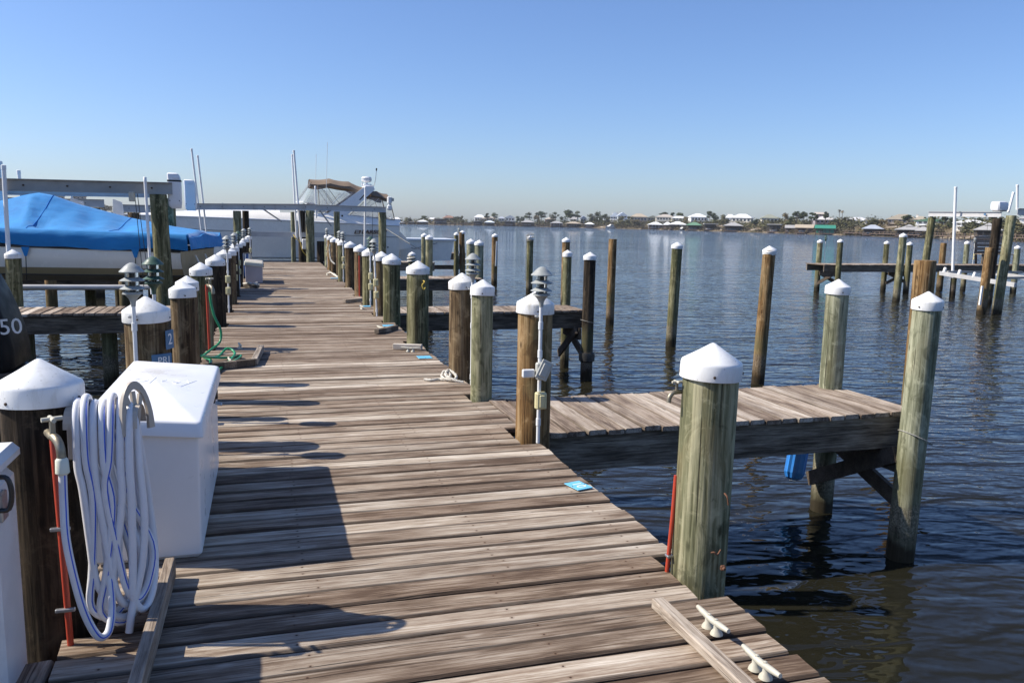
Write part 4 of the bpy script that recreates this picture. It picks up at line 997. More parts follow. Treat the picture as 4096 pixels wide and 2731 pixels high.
# bolts, hook and staple on near pilings
for lab, x, y, z in (('rusty bolt head low on the big green piling', 1.27, 2.818, 1.27), ('rusty bent nail on the big green piling', 1.262, 2.815, 1.56), ('rusty staple near the foot of the big green piling', 1.235, 2.822, 1.34)):
    b = MB()
    if 'bolt' in lab: b.box((0, 0, 0), (.022, .014, .022), b=.004); b.lathe([(.008, .007), (.006, .016)], 8, M=Matrix.Rotation(R(90), 3, 'X'))
    else: b.tube(smooth_path([(-.02, 0, 0), (-.015, -.012, .006), (0, -.014, -.004), (.018, -.008, .012)] if 'staple' in lab else [(0, .01, .03), (0, -.012, .02), (.006, -.014, -.012)], 4), .0038, 6)
    tag(b.build('iron_fixing', 'rust', loc=(x, y, z)), lab, 'fixing', 'iron fixings on the big green piling')
b = MB(); b.tube(smooth_path([(0, .02, .05), (.01, -.02, .04), (-.02, -.03, 0), (.0, -.03, -.05), (.02, -.01, -.03)], 4), .007, 6); tag(b.build('iron_hook', 'yellow_cord', loc=(1.255, 9.53, 1.92)), 'bent orange hook near the top of a mossy piling', 'hook')
# white strip on the brown mooring piling
b = MB(); b.box((0, 0, 0), (.06, .03, 1.05), b=.005); tag(b.build('white_strip', 'pvc', loc=(8.83, 33.44, 1.35), rot=(0, R(1.5), 0)), 'white vertical strip fixed to the brown mooring piling', 'strip')
# blue ribbed bumper under the nearest finger pier
t = thing('dock_bumper', 'blue ribbed dock bumper hanging under the nearest finger pier', 'bumper', (4.46, 6.62, .58)); t.rotation_euler = (R(-4), R(14), R(12))
b = MB()
rings = []
for z, s_ in ((-.36, .45), (-.34, .8), (-.29, 1), (.42, 1), (.46, .8)):
    ring_ = []
    for k in range(24):
        a = 2 * math.pi * k / 24; rr = 1 + (.10 if k % 2 else 0) * (1 if math.sin(a) < .3 else 0)
        ring_.append(Vector((math.cos(a) * .115 * s_ * rr, math.sin(a) * .07 * s_ * rr, z)))
    rings.append(ring_)
b.loft(rings); b.build('pad', 'bumper_blue', t)
b = MB(); b.box((0, 0, -.365), (.05, .05, .03), b=.006); b.build('end_fitting', 'steel', t)
# grey flexible hose on a far piling, blue folding chair behind the cream box
rope('grey flexible conduit hanging on a far right edge piling', [(1.12, 22.45, 2.0), (1.10, 22.42, 1.85), (1.12, 22.2, 1.6), (1.2, 21.9, 1.5)], .022, 'rope_grey', 'flexible_conduit', 'conduit')
t = thing('folded_chair', 'folded blue striped chair leaning behind the cream dock box', 'chair', (-.98, 20.75, DECK), 0)
for k in range(5):
    b = MB(); b.box((0, 0, 0), (.03, .02, .55)); b.build('stripe', 'blue_chair' if k % 2 == 0 else 'paint_white', t, loc=(-.06 + k * .035, 0, .33), rot=(R(-12), R(-4 + 2 * k), 0))
b = MB(); b.tube([(-.09, .06, 0), (-.07, -.02, .62), (.09, -.02, .62), (.12, .06, 0)], .01, 6); b.build('frame', 'steel', t)

# ------------------------------------------------------------------ boats and lifts on the left
def ibeam(b, a, c, h=.2, w=.11, tk=.012):
    """aluminium I beam from a to c (top face at z of a)"""
    a, c = Vector(a), Vector(c); dz = Vector((0, 0, h))
    b.beam(a - dz * .03, c - dz * .03, w, tk); b.beam(a - dz * .97, c - dz * .97, w, tk); b.beam(a - dz * .5, c - dz * .5, tk, h * .94 - tk)
def lift_beam(t, a, c, mat='aluminium', h=.2, bolts=4):
    b = MB(); ibeam(b, a, c, h); o = b.build('top_beam', mat, t)
    a, c = Vector(a), Vector(c)
    for k in range(bolts):
        p = a.lerp(c, (k + .5) / bolts); d = (c - a).normalized(); n = Vector((d.y, -d.x, 0))
        if n.y > 0: n = -n
        m = MB(); m.lathe([(.016, 0), (.016, .02)], 6, M=n.to_track_quat('Z', 'Y').to_matrix()); m.build('bolt', 'screw_dark', t, loc=p + n * .006 - Vector((0, 0, h * .5)))
    return o
def guide_pole(label, p0, p1, r=.024, mat='pvc_bright'):
    t = thing('guide_pole', label, 'pole', p0, 0, 'white boat lift guide poles'); d = Vector(p1) - Vector(p0)
    b = MB(); b.tube([(0, 0, 0), d], r, 12); b.build('tube', mat, t, smooth=60)
    b = MB(); u = d.normalized(); b.tube([d - u * .07, d - u * .002, d + u * .006], [r * 1.14, r * 1.14, r * .8], 12); b.build('end_cap', mat, t, smooth=50)
def motor_housing(label, x, y, z0, z1, w=.26, d=.30, rz=0.0, band=False):
    t = thing('lift_motor_housing', label, 'motor housing', (x, y, z0), rz, 'white boat lift motor housings'); h = z1 - z0; rings = []
    for z, sx, ox in ((0, .70, .02), (.04, .92, .0), (.10, 1, 0), (h - .14, 1, 0), (h - .07, .96, -.01), (h - .02, .86, -.02), (h, .6, -.03)):
        rings.append([Vector((cx * w / 2 * sx + ox + (0 if abs(cx) == abs(cy) else 0), cy * d / 2 * sx, z)) for cx, cy in ((1, .8), (.8, 1), (-.8, 1), (-1, .8), (-1, -.8), (-.8, -1), (.8, -1), (1, -.8))])
    b = MB(); b.loft(rings); b.build('shell', 'box_white', t, smooth=30)
    b = MB(); b.box((.03, -d / 2 * .96, h - .09), (.11, .015, .02), b=.004); b.build('hand_slot', 'pvc', t)
    if band:
        b = MB(); b.box((0, 0, h - .135), (w * 1.015, d * 1.015, .03)); b.build('strap', 'black_rubber', t)
    for sx in (-1, 1):
        b = MB(); b.lathe([(.009, 0), (.009, .006)], 6, M=Matrix.Rotation(R(90), 3, 'X')); b.build('bolt', 'screw_dark', t, loc=(sx * w * .36, -d / 2 - .001, .13))

T1 = thing('boat_lift', 'aluminium boat lift holding the blue covered boat', 'boat lift', (0, 0, 0))
lift_beam(T1, (-7.8, 15.15, 3.20), (-2.03, 15.15, 3.235), bolts=9)
lift_beam(T1, (-7.8, 18.25, 3.20), (-2.45, 18.25, 3.235), 'aluminium_white', bolts=8)
for y in (15.3, 18.2):
    b = MB(); b.tube([(-7.6, y, 1.47), (-2.1, y, 1.44)], .045, 10); b.build('cradle_tube', 'aluminium_white', T1, smooth=60)
for x, dx in ((-2.62, .06), (-2.58, .11), (-7.0, .05)):
    b = MB(); b.tube([(x, 15.15, 3.03), (x + dx, 15.25, 1.46)], .006, 5); b.build('cable', 'cable', T1)
b = MB(); b.box((0, 0, 0), (.09, .12, .16), b=.01); b.build('cable_bracket', 'galv_cream', T1, loc=(-2.66, 15.12, 2.98))
piling(-2.26, 15.18, 3.03, .28, 'piling_olive', 'tall lift piling beside the blue covered boat near the finger pier', (-.025, 0), False, group='boat lift pilings')
piling(-2.42, 18.25, 3.03, .27, 'piling_green', 'green lift piling below the second white motor housing', (0, 0), False, group='boat lift pilings')
piling(-6.9, 18.25, 3.03, .30, 'piling_olive', 'rear left lift piling behind the blue cover', (0, 0), False, group='boat lift pilings')
motor_housing('nearer white lift motor housing with dark strap', -2.00, 15.25, 2.80, 3.40, .21, .20, 0, True)
motor_housing('farther white lift motor housing beside the first', -2.00, 18.3, 2.79, 3.42, .23, .20)
guide_pole('white guide pole in front of the blue boat cover near the stern', (-2.40, 14.98, 1.35), (-2.43, 14.98, 3.30))
guide_pole('white guide pole at the left picture edge', (-4.52, 15.0, 1.35), (-4.50, 15.0, 3.42), .034)
guide_pole('white guide pole peeking up behind the blue cover', (-5.10, 18.4, 2.2), (-5.15, 18.4, 3.50), .034)
b = MB(); b.box((0, 0, 0), (.14, .14, 2.3), b=.01); b.tube([(-.12, 0, .95), (.12, 0, .95)], .012, 6); tag(b.build('grey_post', 'pvc', loc=(-5.42, 18.1, 2.50)), 'square grey post above the lift beam at the far left', 'post')

# blue covered boat; own frame: x = 0 at the transom, bow towards -x
BB = thing('covered_boat', 'white motor boat under a bright blue canvas cover on the lift', 'boat', (-1.77, 16.75, 0), R(-11.5))
L = 6.2
def hb(s): return 1.12 * (1 - max(0, (s - .5) / .5) ** 2.4) * (1 if s > .05 else .98)
def hz(s): return 1.42 + .5 * max(0, (s - .65) / .35) ** 2
def loft_band(fa, fb, mat, name, parent, n=26, m=4, s0=0.0, s1=1.0, bulge=0.0):
    """two mirrored strips between section curves fa(s) and fb(s) -> (half beam, z)"""
    b = MB()
    for sg in (-1, 1):
        rings = []
        for i in range(n + 1):
            s = s0 + (s1 - s0) * i / n; (ya, za), (yb, zb) = fa(s), fb(s)
            rings.append([Vector((-s * L, sg * (ya + (yb - ya) * k / m + bulge * math.sin(math.pi * k / m)), za + (zb - za) * k / m)) for k in range(m + 1)])
        b.loft(rings, caps=False, closed=False)
    return b.build(name, mat, parent, smooth=50)
k_ = lambda s: (0.0, hz(s)); ch = lambda s: (hb(s) * .86, 1.60 + .34 * max(0, (s - .6) / .4) ** 2); bd = lambda s: (hb(s) * .93, 1.73 + .28 * max(0, (s - .6) / .4) ** 2)
sh = lambda s: (hb(s), 2.04 + .13 * s)
loft_band(k_, ch, 'hull_bottom', 'hull_bottom', BB); loft_band(ch, bd, 'hull_tan', 'hull_band', BB); loft_band(bd, sh, 'gelcoat_white', 'hull_topside', BB, bulge=.03)
b = MB()
for sg in (-1, 1): b.tube([(-s * L, sg * (hb(s) + .012), 2.045 + .13 * s) for s in [i / 30 for i in range(31)]], .022, 8)
b.build('rub_rail', 'black_rubber', BB, smooth=60)
b = MB(); b.tube([(-s * L, -(hb(s) * .86 + .006), 1.60 + .34 * max(0, (s - .6) / .4) ** 2) for s in [i / 30 for i in range(31)]], .012, 6); b.build('chine_strip', 'black_rubber', BB, smooth=60)
b = MB(); b.prism([(-hb(0), 2.04), (-hb(0) * .93, 1.73), (-hb(0) * .86, 1.6), (0, 1.42), (hb(0) * .86, 1.6), (hb(0) * .93, 1.73), (hb(0), 2.04)], -.02, .0, 'x'); b.build('transom', 'hull_tan', BB)
# stern drive
b = MB(); b.box((.16, 0, 1.62), (.30, .22, .34), b=.05); b.box((.24, 0, 1.38), (.16, .10, .40), b=.04); b.box((.30, 0, 1.16), (.34, .09, .10), b=.04); b.lathe([(.02, -.12), (.055, -.05), (.055, .08), (.02, .14)], 12, (.32, 0, 1.12), Matrix.Rotation(R(90), 3, 'Y')); od = b.build('stern_drive', 'cowl_grey', BB, smooth=35)
b = MB()
for k in range(3):
    a = k * 2.094; M = Matrix.Rotation(a, 3, 'X') @ Matrix.Rotation(R(35), 3, 'Z'); b.box((.48, math.cos(a) * .0 + M[1][2] * .10, 1.12 + M[2][2] * .10), (.05, .12, .16), M, b=.02)
b.build('propeller', 'black_plastic', od)
b = MB(); b.tube([(.03, -.32, 1.95), (.20, -.30, 1.55)], .02, 8); b.tube([(.03, .32, 1.95), (.20, .30, 1.55)], .02, 8); b.build('trim_ram', 'gelcoat_white', BB)
# canvas cover
def ridge(x):
    K = [(-.25, 2.40), (0, 2.42), (.45, 2.48), (1.25, 2.63), (2.15, 2.86), (2.62, 3.02), (2.85, 3.055), (3.05, 3.02), (3.5, 2.90), (4.5, 2.68), (6.4, 2.42)]
    for (a, za), (c, zc) in zip(K, K[1:]):
        if x <= c: return za + (zc - za) * (x - a) / (c - a)
    return K[-1][1]
b = MB(); rings = []; N = 96
for i in range(N + 1):
    x = -.12 + (L + .15) * i / N; s = min(1, max(0, x / L)); y0 = max(.06, hb(s) + .035); gz = 2.36 + .02 * x; sk = 2.075 + .02 * x - .05 * math.exp(-((x - 1.5) / .5) ** 2) + .02 * math.sin(x * 4.5); rz = ridge(x); ring_ = []
    sect = [(-1.0, 0), (-1.012, .33), (-1.012, .66), (-1.0, .93), (-.965, 1.0), (-.90, 1.08), (-.75, 1.25), (-.6, 1.42), (-.45, 1.58), (-.3, 1.74), (-.16, 1.88), (-.06, 1.97), (0, 2.0)]
    sect = sect + [(-a, c) for a, c in sect[-2::-1]]
    peak = math.exp(-((x - 2.8) / .9) ** 2)
    for yy, u in sect:
        if u <= 1: z = sk + (gz - sk) * u
        else:
            v = u - 1; sag = .10 * math.sin(math.pi * v) * (.4 + .9 * peak); z = gz + (rz - gz) * v - sag
            z += .030 * nz(x * 3.1, yy * 2.2, 1) * math.sin(math.pi * min(1, v)) + (.035 * abs(math.sin((x - v * 1.2) * 4.2 + 3 * nz(x, yy, 8))) ** 1.5 + .012 * math.sin((x - v * 1.5) * 17 + 4 * nz(x, yy, 9))) * math.sin(math.pi * v) * (.45 + .8 * peak)
            if yy < 0:      # creases and hollows where the canvas hangs between its props
                for x0_, v0_, am, wx_, wv_ in ((3.35, .38, -.13, .32, .28), (2.45, .30, -.07, .16, .22), (1.75, .55, -.05, .22, .3), (2.80, .55, .05, .06, .5), (1.15, .35, -.04, .18, .3), (.45, .5, -.035, .12, .4)):
                    z += am * math.exp(-((x - x0_ - (v - v0_) * .35) / wx_) ** 2 - ((v - v0_) / wv_) ** 2)
        w = .012 * nz(x * 4, u * 2, 4) if u < 1 else 0
        if i == 0: z -= .06 if u > 1 else 0
        ring_.append(Vector((-x, yy * y0 + w, z)))
    rings.append(ring_)
b.loft(rings, caps=False, closed=False); 
b.add([(v.x + .02, v.y * .99, v.z) for v in rings[0]] + [(v.x, v.y, v.z) for v in rings[0]], [(k, k + 1, len(sect) + k + 1, len(sect) + k) for k in range(len(sect) - 1)])
# stern flap closing the cover over the transom, with soft vertical folds
r0_ = rings[0]; top = [Vector((v.x + .02, v.y * .99, v.z)) for v in r0_[3:-3]]; K = 7; grid = []
for k in range(K + 1):
    u = k / K; grid.append([Vector((v.x + .05 * math.sin(u * 1.6) + .012 * nz(v.y * 5, u * 2, 6), v.y * (1 + .01 * u), v.z + (2.085 + .02 * nz(v.y * 3, 0, 2) - v.z) * u)) for v in top])
b.loft(grid, caps=False, closed=False)
cover = b.build('canvas_cover', 'canvas_blue', BB, smooth=70)
for x in (1.2, 2.62, 4.1):         # stitched seams running from the gunwale to the ridge
    rg_ = rings[min(N, int(round((x + .12) / (L + .15) * N)))]
    b = MB(); b.tube([Vector((v.x, v.y, v.z + .004)) for v in rg_[4:13]], .005, 5); b.build('seam', 'bumper_blue', cover, smooth=60)
for x in (.75, 2.6, 4.4):
    s = x / L; yb_ = -(hb(s) + .05)
    b = MB(); b.prism([(-x - .07, 2.09), (-x + .07, 2.09), (-x + .02, 1.93), (-x - .02, 1.93)], yb_ - .006, yb_ + .006, 'y'); st = b.build('strap_tab', 'canvas_blue', BB)
    b = MB(); b.tube([(-x, yb_, 1.94), (-x - .06, yb_ + .1, 1.5)], .008, 5); b.build('tie_cord', 'cable', st)

# boat moored behind, only its pale deck and two clear curtains show
MBt = thing('moored_boat', 'white boat with clear curtains moored behind the blue cover', 'boat', (-2.6, 22.5, 0), R(-3))
L = 5.2
kk = lambda s: (0.0, 1.25 + .5 * max(0, (s - .6) / .4) ** 2); ss = lambda s: (1.05 * (1 - max(0, (s - .5) / .5) ** 2.5), 2.28 + .05 * s); cc = lambda s: (ss(s)[0] * .8, 1.55 + .4 * max(0, (s - .6) / .4) ** 2)
loft_band(kk, cc, 'hull_bottom', 'hull_bottom', MBt); loft_band(cc, ss, 'gelcoat_white', 'hull_side', MBt); loft_band(ss, lambda s: (0, 2.36 + .05 * s), 'gelcoat_white', 'deck', MBt)
for x0, w in ((-2.25, .44), (-1.35, .32)):
    b = MB(); b.prism([(x0 - w * .5, 2.3), (x0 + w * .5, 2.3), (x0 + w * .22, 2.98), (x0 - w * .42, 3.06)], -.01, .01, 'y'); b.build('clear_curtain', 'cloudy_vinyl', MBt, loc=(0, -.35, 0))
# farther lifts on the left
T3 = thing('boat_lift', 'distant white lift beams seen over the blue cover', 'boat lift', (0, 0, 0))
lift_beam(T3, (-12, 29.0, 3.14), (-5.45, 29.0, 3.15), 'aluminium_white', .25, 6)
lift_beam(T3, (-5.2, 30.0, 3.02), (-3.9, 30.0, 3.02), 'aluminium_white', .25, 2)
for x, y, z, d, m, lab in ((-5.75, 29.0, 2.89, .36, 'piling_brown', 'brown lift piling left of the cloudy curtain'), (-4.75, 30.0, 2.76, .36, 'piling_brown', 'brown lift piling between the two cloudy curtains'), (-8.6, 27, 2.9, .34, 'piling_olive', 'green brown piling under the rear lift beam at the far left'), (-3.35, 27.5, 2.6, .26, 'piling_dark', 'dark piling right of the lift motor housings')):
    piling(x, y, z, d, m, lab, (0, 0), False, group='boat lift pilings')
guide_pole('thin white guide pole beside a distant lift piling', (-6.25, 28.5, 1.5), (-6.28, 28.5, 3.3), .035)
for i, x in enumerate((-7.4, -6.7, -5.95, -5.3, -4.75, -4.3, -3.75, -3.3, -2.85)):
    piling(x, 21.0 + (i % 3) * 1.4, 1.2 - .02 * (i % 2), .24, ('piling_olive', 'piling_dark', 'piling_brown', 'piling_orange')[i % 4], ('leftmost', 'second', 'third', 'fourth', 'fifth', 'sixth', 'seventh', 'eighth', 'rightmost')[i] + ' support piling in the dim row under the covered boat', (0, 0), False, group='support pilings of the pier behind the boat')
FB = finger('dim left finger pier behind the covered boat', -8.5, -1.2, 21.4, 22.4, braces=False)

# ------------------------------------------------------------------ outboard motor at the left edge, with its boat out of frame
OB = thing('outboard_motor', 'black outboard motor with silver number at the left edge', 'outboard motor', (-.07, 5.62, 0))
def rrect(x0, x1, w, z, n=5, ch=.055):
    out = []; cx, cy = (x0 + x1) / 2, 0; hx_, hy_ = (x1 - x0) / 2, w / 2; ch = min(ch, hx_ * .8, hy_ * .8)
    for sx, sy, a0 in ((1, 1, 0), (-1, 1, 90), (-1, -1, 180), (1, -1, 270)):
        for k in range(n):
            a = R(a0 + 90 * k / (n - 1)); out.append(Vector((cx + sx * (hx_ - ch) + ch * math.cos(a), sy * (hy_ - ch) + ch * math.sin(a), z)))
    return out
b = MB(); b.loft([rrect(*q) for q in ((-2.66, -1.93, .40, 1.735), (-2.69, -1.905, .43, 1.76), (-2.71, -1.905, .45, 1.86), (-2.71, -1.925, .45, 1.97), (-2.70, -1.955, .44, 2.08), (-2.68, -1.99, .42, 2.19), (-2.64, -2.03, .38, 2.29), (-2.58, -2.09, .32, 2.37), (-2.50, -2.18, .22, 2.415), (-2.44, -2.26, .12, 2.425))]); b.build('cowling', 'cowl_black', OB, smooth=45)
b = MB(); b.prism([(-2.10, 2.18), (-1.985, 2.19), (-2.05, 2.30), (-2.2, 2.36)], -.222, -.19, 'y'); b.build('rear_panel', 'cowl_grey', OB)
b = MB(); b.loft([rrect(*q) for q in ((-2.60, -1.98, .30, 1.58), (-2.66, -1.93, .40, 1.64), (-2.67, -1.915, .42, 1.728))]); b.build('lower_cowl', 'cowl_grey', OB, smooth=45)
b = MB(); b.loft([rrect(-2.46, -2.12, .20, .55), rrect(-2.5, -2.06, .22, 1.0), rrect(-2.52, -2.02, .26, 1.58)]); b.build('midsection', 'cowl_black', OB, smooth=45)
b = MB(); b.loft([rrect(-2.36, -2.14, .05, -.10), rrect(-2.5, -2.05, .14, .12), rrect(-2.5, -1.95, .28, .52), rrect(-2.46, -2.1, .2, .56)]); b.build('gearcase', 'cowl_black', OB, smooth=45)
b = MB(); b.box((-2.62, 0, 1.28), (.16, .30, .42), b=.02); b.build('clamp_bracket', 'cowl_grey', OB)
text('150', 'digits', 'decal_silver', OB, (-1.93, -.2305, 2.005), (R(90), R(-4), R(0)), .132, .0015, xs=.95)
SB = thing('small_boat', 'open white boat carrying the outboard beyond the left edge', 'boat', (-2.72, 5.62, 0), 0); L = 4.6
k2 = lambda s: (0.0, .05 + .5 * max(0, (s - .6) / .4) ** 2); s2 = lambda s: (1.0 * (1 - max(0, (s - .5) / .5) ** 2.5), 1.02 + .12 * s); c2 = lambda s: (s2(s)[0] * .86, .35 + .3 * max(0, (s - .6) / .4) ** 2)
loft_band(k2, c2, 'hull_bottom', 'hull_bottom', SB); loft_band(c2, s2, 'gelcoat_white', 'hull_side', SB); loft_band(s2, lambda s: (s2(s)[0] * .8, 1.0), 'gelcoat_white', 'gunwale', SB)
b = MB(); b.prism([(-1.0, 1.35), (-.86, .35), (0, .05), (.86, .35), (1.0, 1.35)], -.06, 0, 'x'); b.build('transom', 'gelcoat_white', SB)
rope('dark mooring line sagging over the water behind the near left piling cap', [(-2.5, 8.6, 1.0), (-2.2, 8.75, .93), (-1.9, 8.9, .91), (-1.5, 9.1, .95), (-1.25, 9.3, 1.05)], .02, 'cable')

# ------------------------------------------------------------------ cruiser on the lift at the end of the dock
CR = thing('cabin_cruiser', 'white cabin cruiser with brown canvas top on a lift past the dock end', 'boat', (0, 33.6, 0), R(0))
def cx(s): return -5.7 + 10.2 * s
def chb(s): return max(.03, 1.5 * (1 - (1 - min(1, s / .62)) ** 2.1)) * (1 - .05 * max(0, (s - .8) / .2))
def srail(s): return 2.70 - .14 * s - .10 * s * s
def strip(fa, fb, mat, name, n=36, m=4, s0=0.0, s1=1.0, bulge=0.0, smooth=50):
    b = MB()
    for sg in (-1, 1):
        rings = []
        for i in range(n + 1):
            s = s0 + (s1 - s0) * i / n; (xa, ya, za), (xb, yb, zb) = fa(s), fb(s)
            rings.append([Vector((xa + (xb - xa) * k / m, sg * (ya + (yb - ya) * k / m + bulge * math.sin(math.pi * k / m)), za + (zb - za) * k / m)) for k in range(m + 1)])
        b.loft(rings, caps=False, closed=False)
    return b.build(name, mat, CR, smooth=smooth)
bowx = lambda s, k: .75 * k * max(0, 1 - s / .3) ** 1.5
keel = lambda s: (cx(s) + bowx(s, 1.6), 0.0, 1.06 + 1.1 * max(0, 1 - s / .22) ** 1.8)
chn = lambda s: (cx(s) + bowx(s, 1.0), chb(s) * .985, 1.20 + .80 * max(0, 1 - s / .30) ** 1.4)
knu = lambda s: (cx(s) + bowx(s, .4), chb(s) * 1.0, 2.26 - .24 * s + .10 * max(0, 1 - s / .3))
rai = lambda s: (cx(s), chb(s) * .99, srail(s))
strip(keel, chn, 'gelcoat_white', 'hull_bottom'); strip(chn, knu, 'gelcoat_white', 'hull_lower'); strip(knu, rai, 'gelcoat_white', 'hull_upper')
for f, r_, mt, nm in ((rai, .03, 'radar_white', 'rub_rail'), (knu, .014, 'hull_grey', 'knuckle_line'), (chn, .014, 'hull_grey', 'chine_line')):
    b = MB()
    for sg in (-1, 1): b.tube([(f(i / 40)[0], sg * (f(i / 40)[1] + .008), f(i / 40)[2]) for i in range(41)], r_, 6)
    b.build(nm, mt, CR, smooth=60)
# foredeck and coaming
dk = lambda s: (cx(s) + .1, chb(s) * .80, 2.66 + .22 * min(1, s / .35) - (.20 * max(0, (s - .72) / .28) ** 1.5))
strip(rai, dk, 'gelcoat_white', 'side_deck', s0=.02, bulge=.03); strip(dk, lambda s: (cx(s) + .1, 0, 2.72 + .30 * min(1, s / .4)), 'gelcoat_white', 'foredeck', s0=.02, s1=.55)
b = MB(); b.prism([(-1.42, srail(1)), (-1.2, 1.55), (0, 1.12), (1.2, 1.55), (1.42, srail(1))], 4.46, 4.52, 'x'); b.build('transom', 'gelcoat_white', CR)
b = MB(); b.prism([(4.50, 2.28), (4.98, 1.80), (5.02, 1.62), (4.50, 1.50)], -1.3, 1.3, 'y'); b.build('swim_platform', 'gelcoat_white', CR)
b = MB(); b.prism([(.55, 2.90), (1.05, 3.28), (1.25, 3.28), (1.75, 2.92)], -1.05, 1.05, 'y'); b.build('dash_moulding', 'gelcoat_white', CR)
# windscreen
b = MB(); b.loft([[Vector((.15 + .25 * abs(y) ** 1.5, y * 1.12, 2.98)) for y in [-1 + k / 6 for k in range(13)]], [Vector((.62 + .28 * abs(y) ** 1.5, y * 1.05, 3.30)) for y in [-1 + k / 6 for k in range(13)]]], caps=False, closed=False); b.build('windscreen', 'clear_vinyl', CR, smooth=60)
b = MB(); b.tube([(.62 + .28 * abs(y) ** 1.5, y * 1.05, 3.31) for y in [-1 + k / 6 for k in range(13)]], .018, 6); b.build('windscreen_frame', 'radar_white', CR, smooth=60)
# canvas top: ribs at (x, z, half width)
RIB = [(1.15, 4.20, 1.02), (1.90, 4.25, 1.08), (2.65, 4.16, 1.10), (3.28, 3.93, 1.10)]
def canvas(ribs, name):
    b = MB(); rings = []
    for i in range(len(ribs) - 1):
        (x0, z0, w0), (x1, z1, w1) = ribs[i], ribs[i + 1]
        for k in range(4 + (i == len(ribs) - 2)):
            u = k / 4; x, z, w = x0 + (x1 - x0) * u, z0 + (z1 - z0) * u - .035 * math.sin(math.pi * u), w0 + (w1 - w0) * u
            rings.append([Vector((x, w * v, z - .22 * abs(v) ** 3.2)) for v in [-1 + q / 6 for q in range(13)]])
    low = [[Vector((r[0].x, r[0].y * 1.0, r[0].z)), Vector((r[0].x, r[0].y * 1.015, r[0].z - .10 - .02 * math.sin(r[0].x * 5)))] for r in rings]
    b.loft(rings, caps=False, closed=False); b.loft(low, caps=False, closed=False); b.loft([[Vector((q.x, -q.y, q.z)) for q in p] for p in low], caps=False, closed=False)
    return b.build(name, 'canvas_brown', CR, smooth=40)
canvas(RIB, 'bimini_canvas'); canvas([(3.45, 3.88, 1.10), (3.75, 3.82, 1.12), (4.15, 3.72, 1.12)], 'aft_canvas')
# clear side curtains with brown edging, both sides
for sg in (-1, 1):
    def pan(poly, mt, nm, off=0.0, th=.006):
        b = MB(); b.prism(poly, sg * (1.11 + off) - th, sg * (1.11 + off) + th, 'y'); return b.build(nm, mt, CR)
    pan([(.98, 3.30), (1.28, 3.88), (3.10, 3.70), (2.05, 2.90), (1.55, 2.98)], 'clear_vinyl', 'side_curtain')
    pan([(3.45, 3.58), (4.12, 3.44), (4.32, 2.72), (2.60, 2.80)], 'clear_vinyl', 'aft_curtain')
    def bar(p, q, w=.035, mt='canvas_brown', nm='canvas_edge'):
        b = MB(); b.beam((p[0], sg * 1.125, p[1]), (q[0], sg * 1.125, q[1]), .014, w, (0, 1, 0)); b.build(nm, mt, CR)
    bar((.66, 3.30), (1.20, 4.05), .05); bar((1.48, 3.15), (1.42, 3.95), .12); bar((.95, 3.28), (2.15, 2.90), .10); bar((3.22, 3.84), (1.98, 2.88), .13); bar((3.50, 3.66), (2.62, 2.84), .10); bar((4.15, 3.60), (4.36, 2.70), .14); bar((3.85, 3.60), (4.05, 2.74), .05); bar((2.55, 2.83), (4.36, 2.70), .20); bar((3.45, 3.62), (4.15, 3.48), .10)
    bar((1.55, 3.85), (2.1, 3.05), .03, 'canvas_brown', 'canopy_bow'); bar((1.80, 3.85), (2.35, 3.10), .03, 'canvas_brown', 'canopy_bow'); bar((2.45, 3.72), (1.80, 3.1), .035, 'radar_white', 'canopy_bow'); bar((3.3, 3.1), (3.75, 3.5), .03, 'steel', 'canopy_bow')
    b = MB(); b.prism([(1.72, 2.84), (2.52, 2.84), (3.58, 3.84), (3.52, 3.96), (3.22, 3.96)], sg * 1.18 - .05, sg * 1.18 + .05, 'y'); ar = b.build('radar_arch_leg', 'radar_white', CR)
    b = MB(); b.prism([(2.96, 3.42), (3.02, 3.42), (3.24, 3.66), (3.18, 3.66)], sg * 1.232 - .004, sg * 1.232 + .004, 'y'); b.build('arch_slot', 'black_plastic', ar)
# front clear panel
b = MB(); b.loft([[Vector((.62 + .28 * abs(y) ** 1.5, y * 1.04, 3.32)) for y in (-1, -.5, 0, .5, 1)], [Vector((1.16, y * 1.02, 4.14 - .2 * abs(y) ** 3)) for y in (-1, -.5, 0, .5, 1)]], caps=False, closed=False); b.build('front_curtain', 'clear_vinyl', CR, smooth=60)
b = MB(); b.box((3.38, 0, 3.93), (.36, 2.3, .10), b=.03); b.build('radar_arch_top', 'radar_white', CR)
b = MB(); b.box((3.40, -.2, 4.03), (.34, .26, .10), b=.02); b.lathe([(.05, .08), (.05, .16), (.14, .18), (.20, .22), (.205, .34), (.17, .38), (.02, .40)], 20, (3.38, -.2, 3.98)); b.build('radar_dome', 'radar_white', CR, smooth=40)
b = MB(); b.lathe([(.206, .275), (.207, .295)], 20, (3.38, -.2, 3.98), caps=False); b.build('radar_stripe', 'sign_dark_blue', CR)
for pts, r_, mt in (([(3.45, -.5, 4.0), (3.64, -.5, 4.02), (3.70, -.5, 4.25), (3.74, -.5, 4.62)], .012, 'steel'), ([(3.735, -.5, 4.60), (3.745, -.5, 4.70)], .028, 'black_plastic'), ([(1.42, .9, 3.0), (1.50, .9, 5.25)], .008, 'pvc'), ([(1.70, -1.2, 2.9), (1.80, -1.2, 5.55)], .008, 'pvc'), ([(3.2, -.4, 4.0), (3.18, -.4, 4.12)], .03, 'radar_white')):
    b = MB(); b.tube(pts, r_, 8); b.build('antenna', mt, CR, smooth=60)
text('LARSON', 'lettering', 'lettering_brown', CR, (3.02, -1.512, 2.20), (R(89), 0, 0), .20, .02, 'LEFT', .25, 1.25, bold=.006)
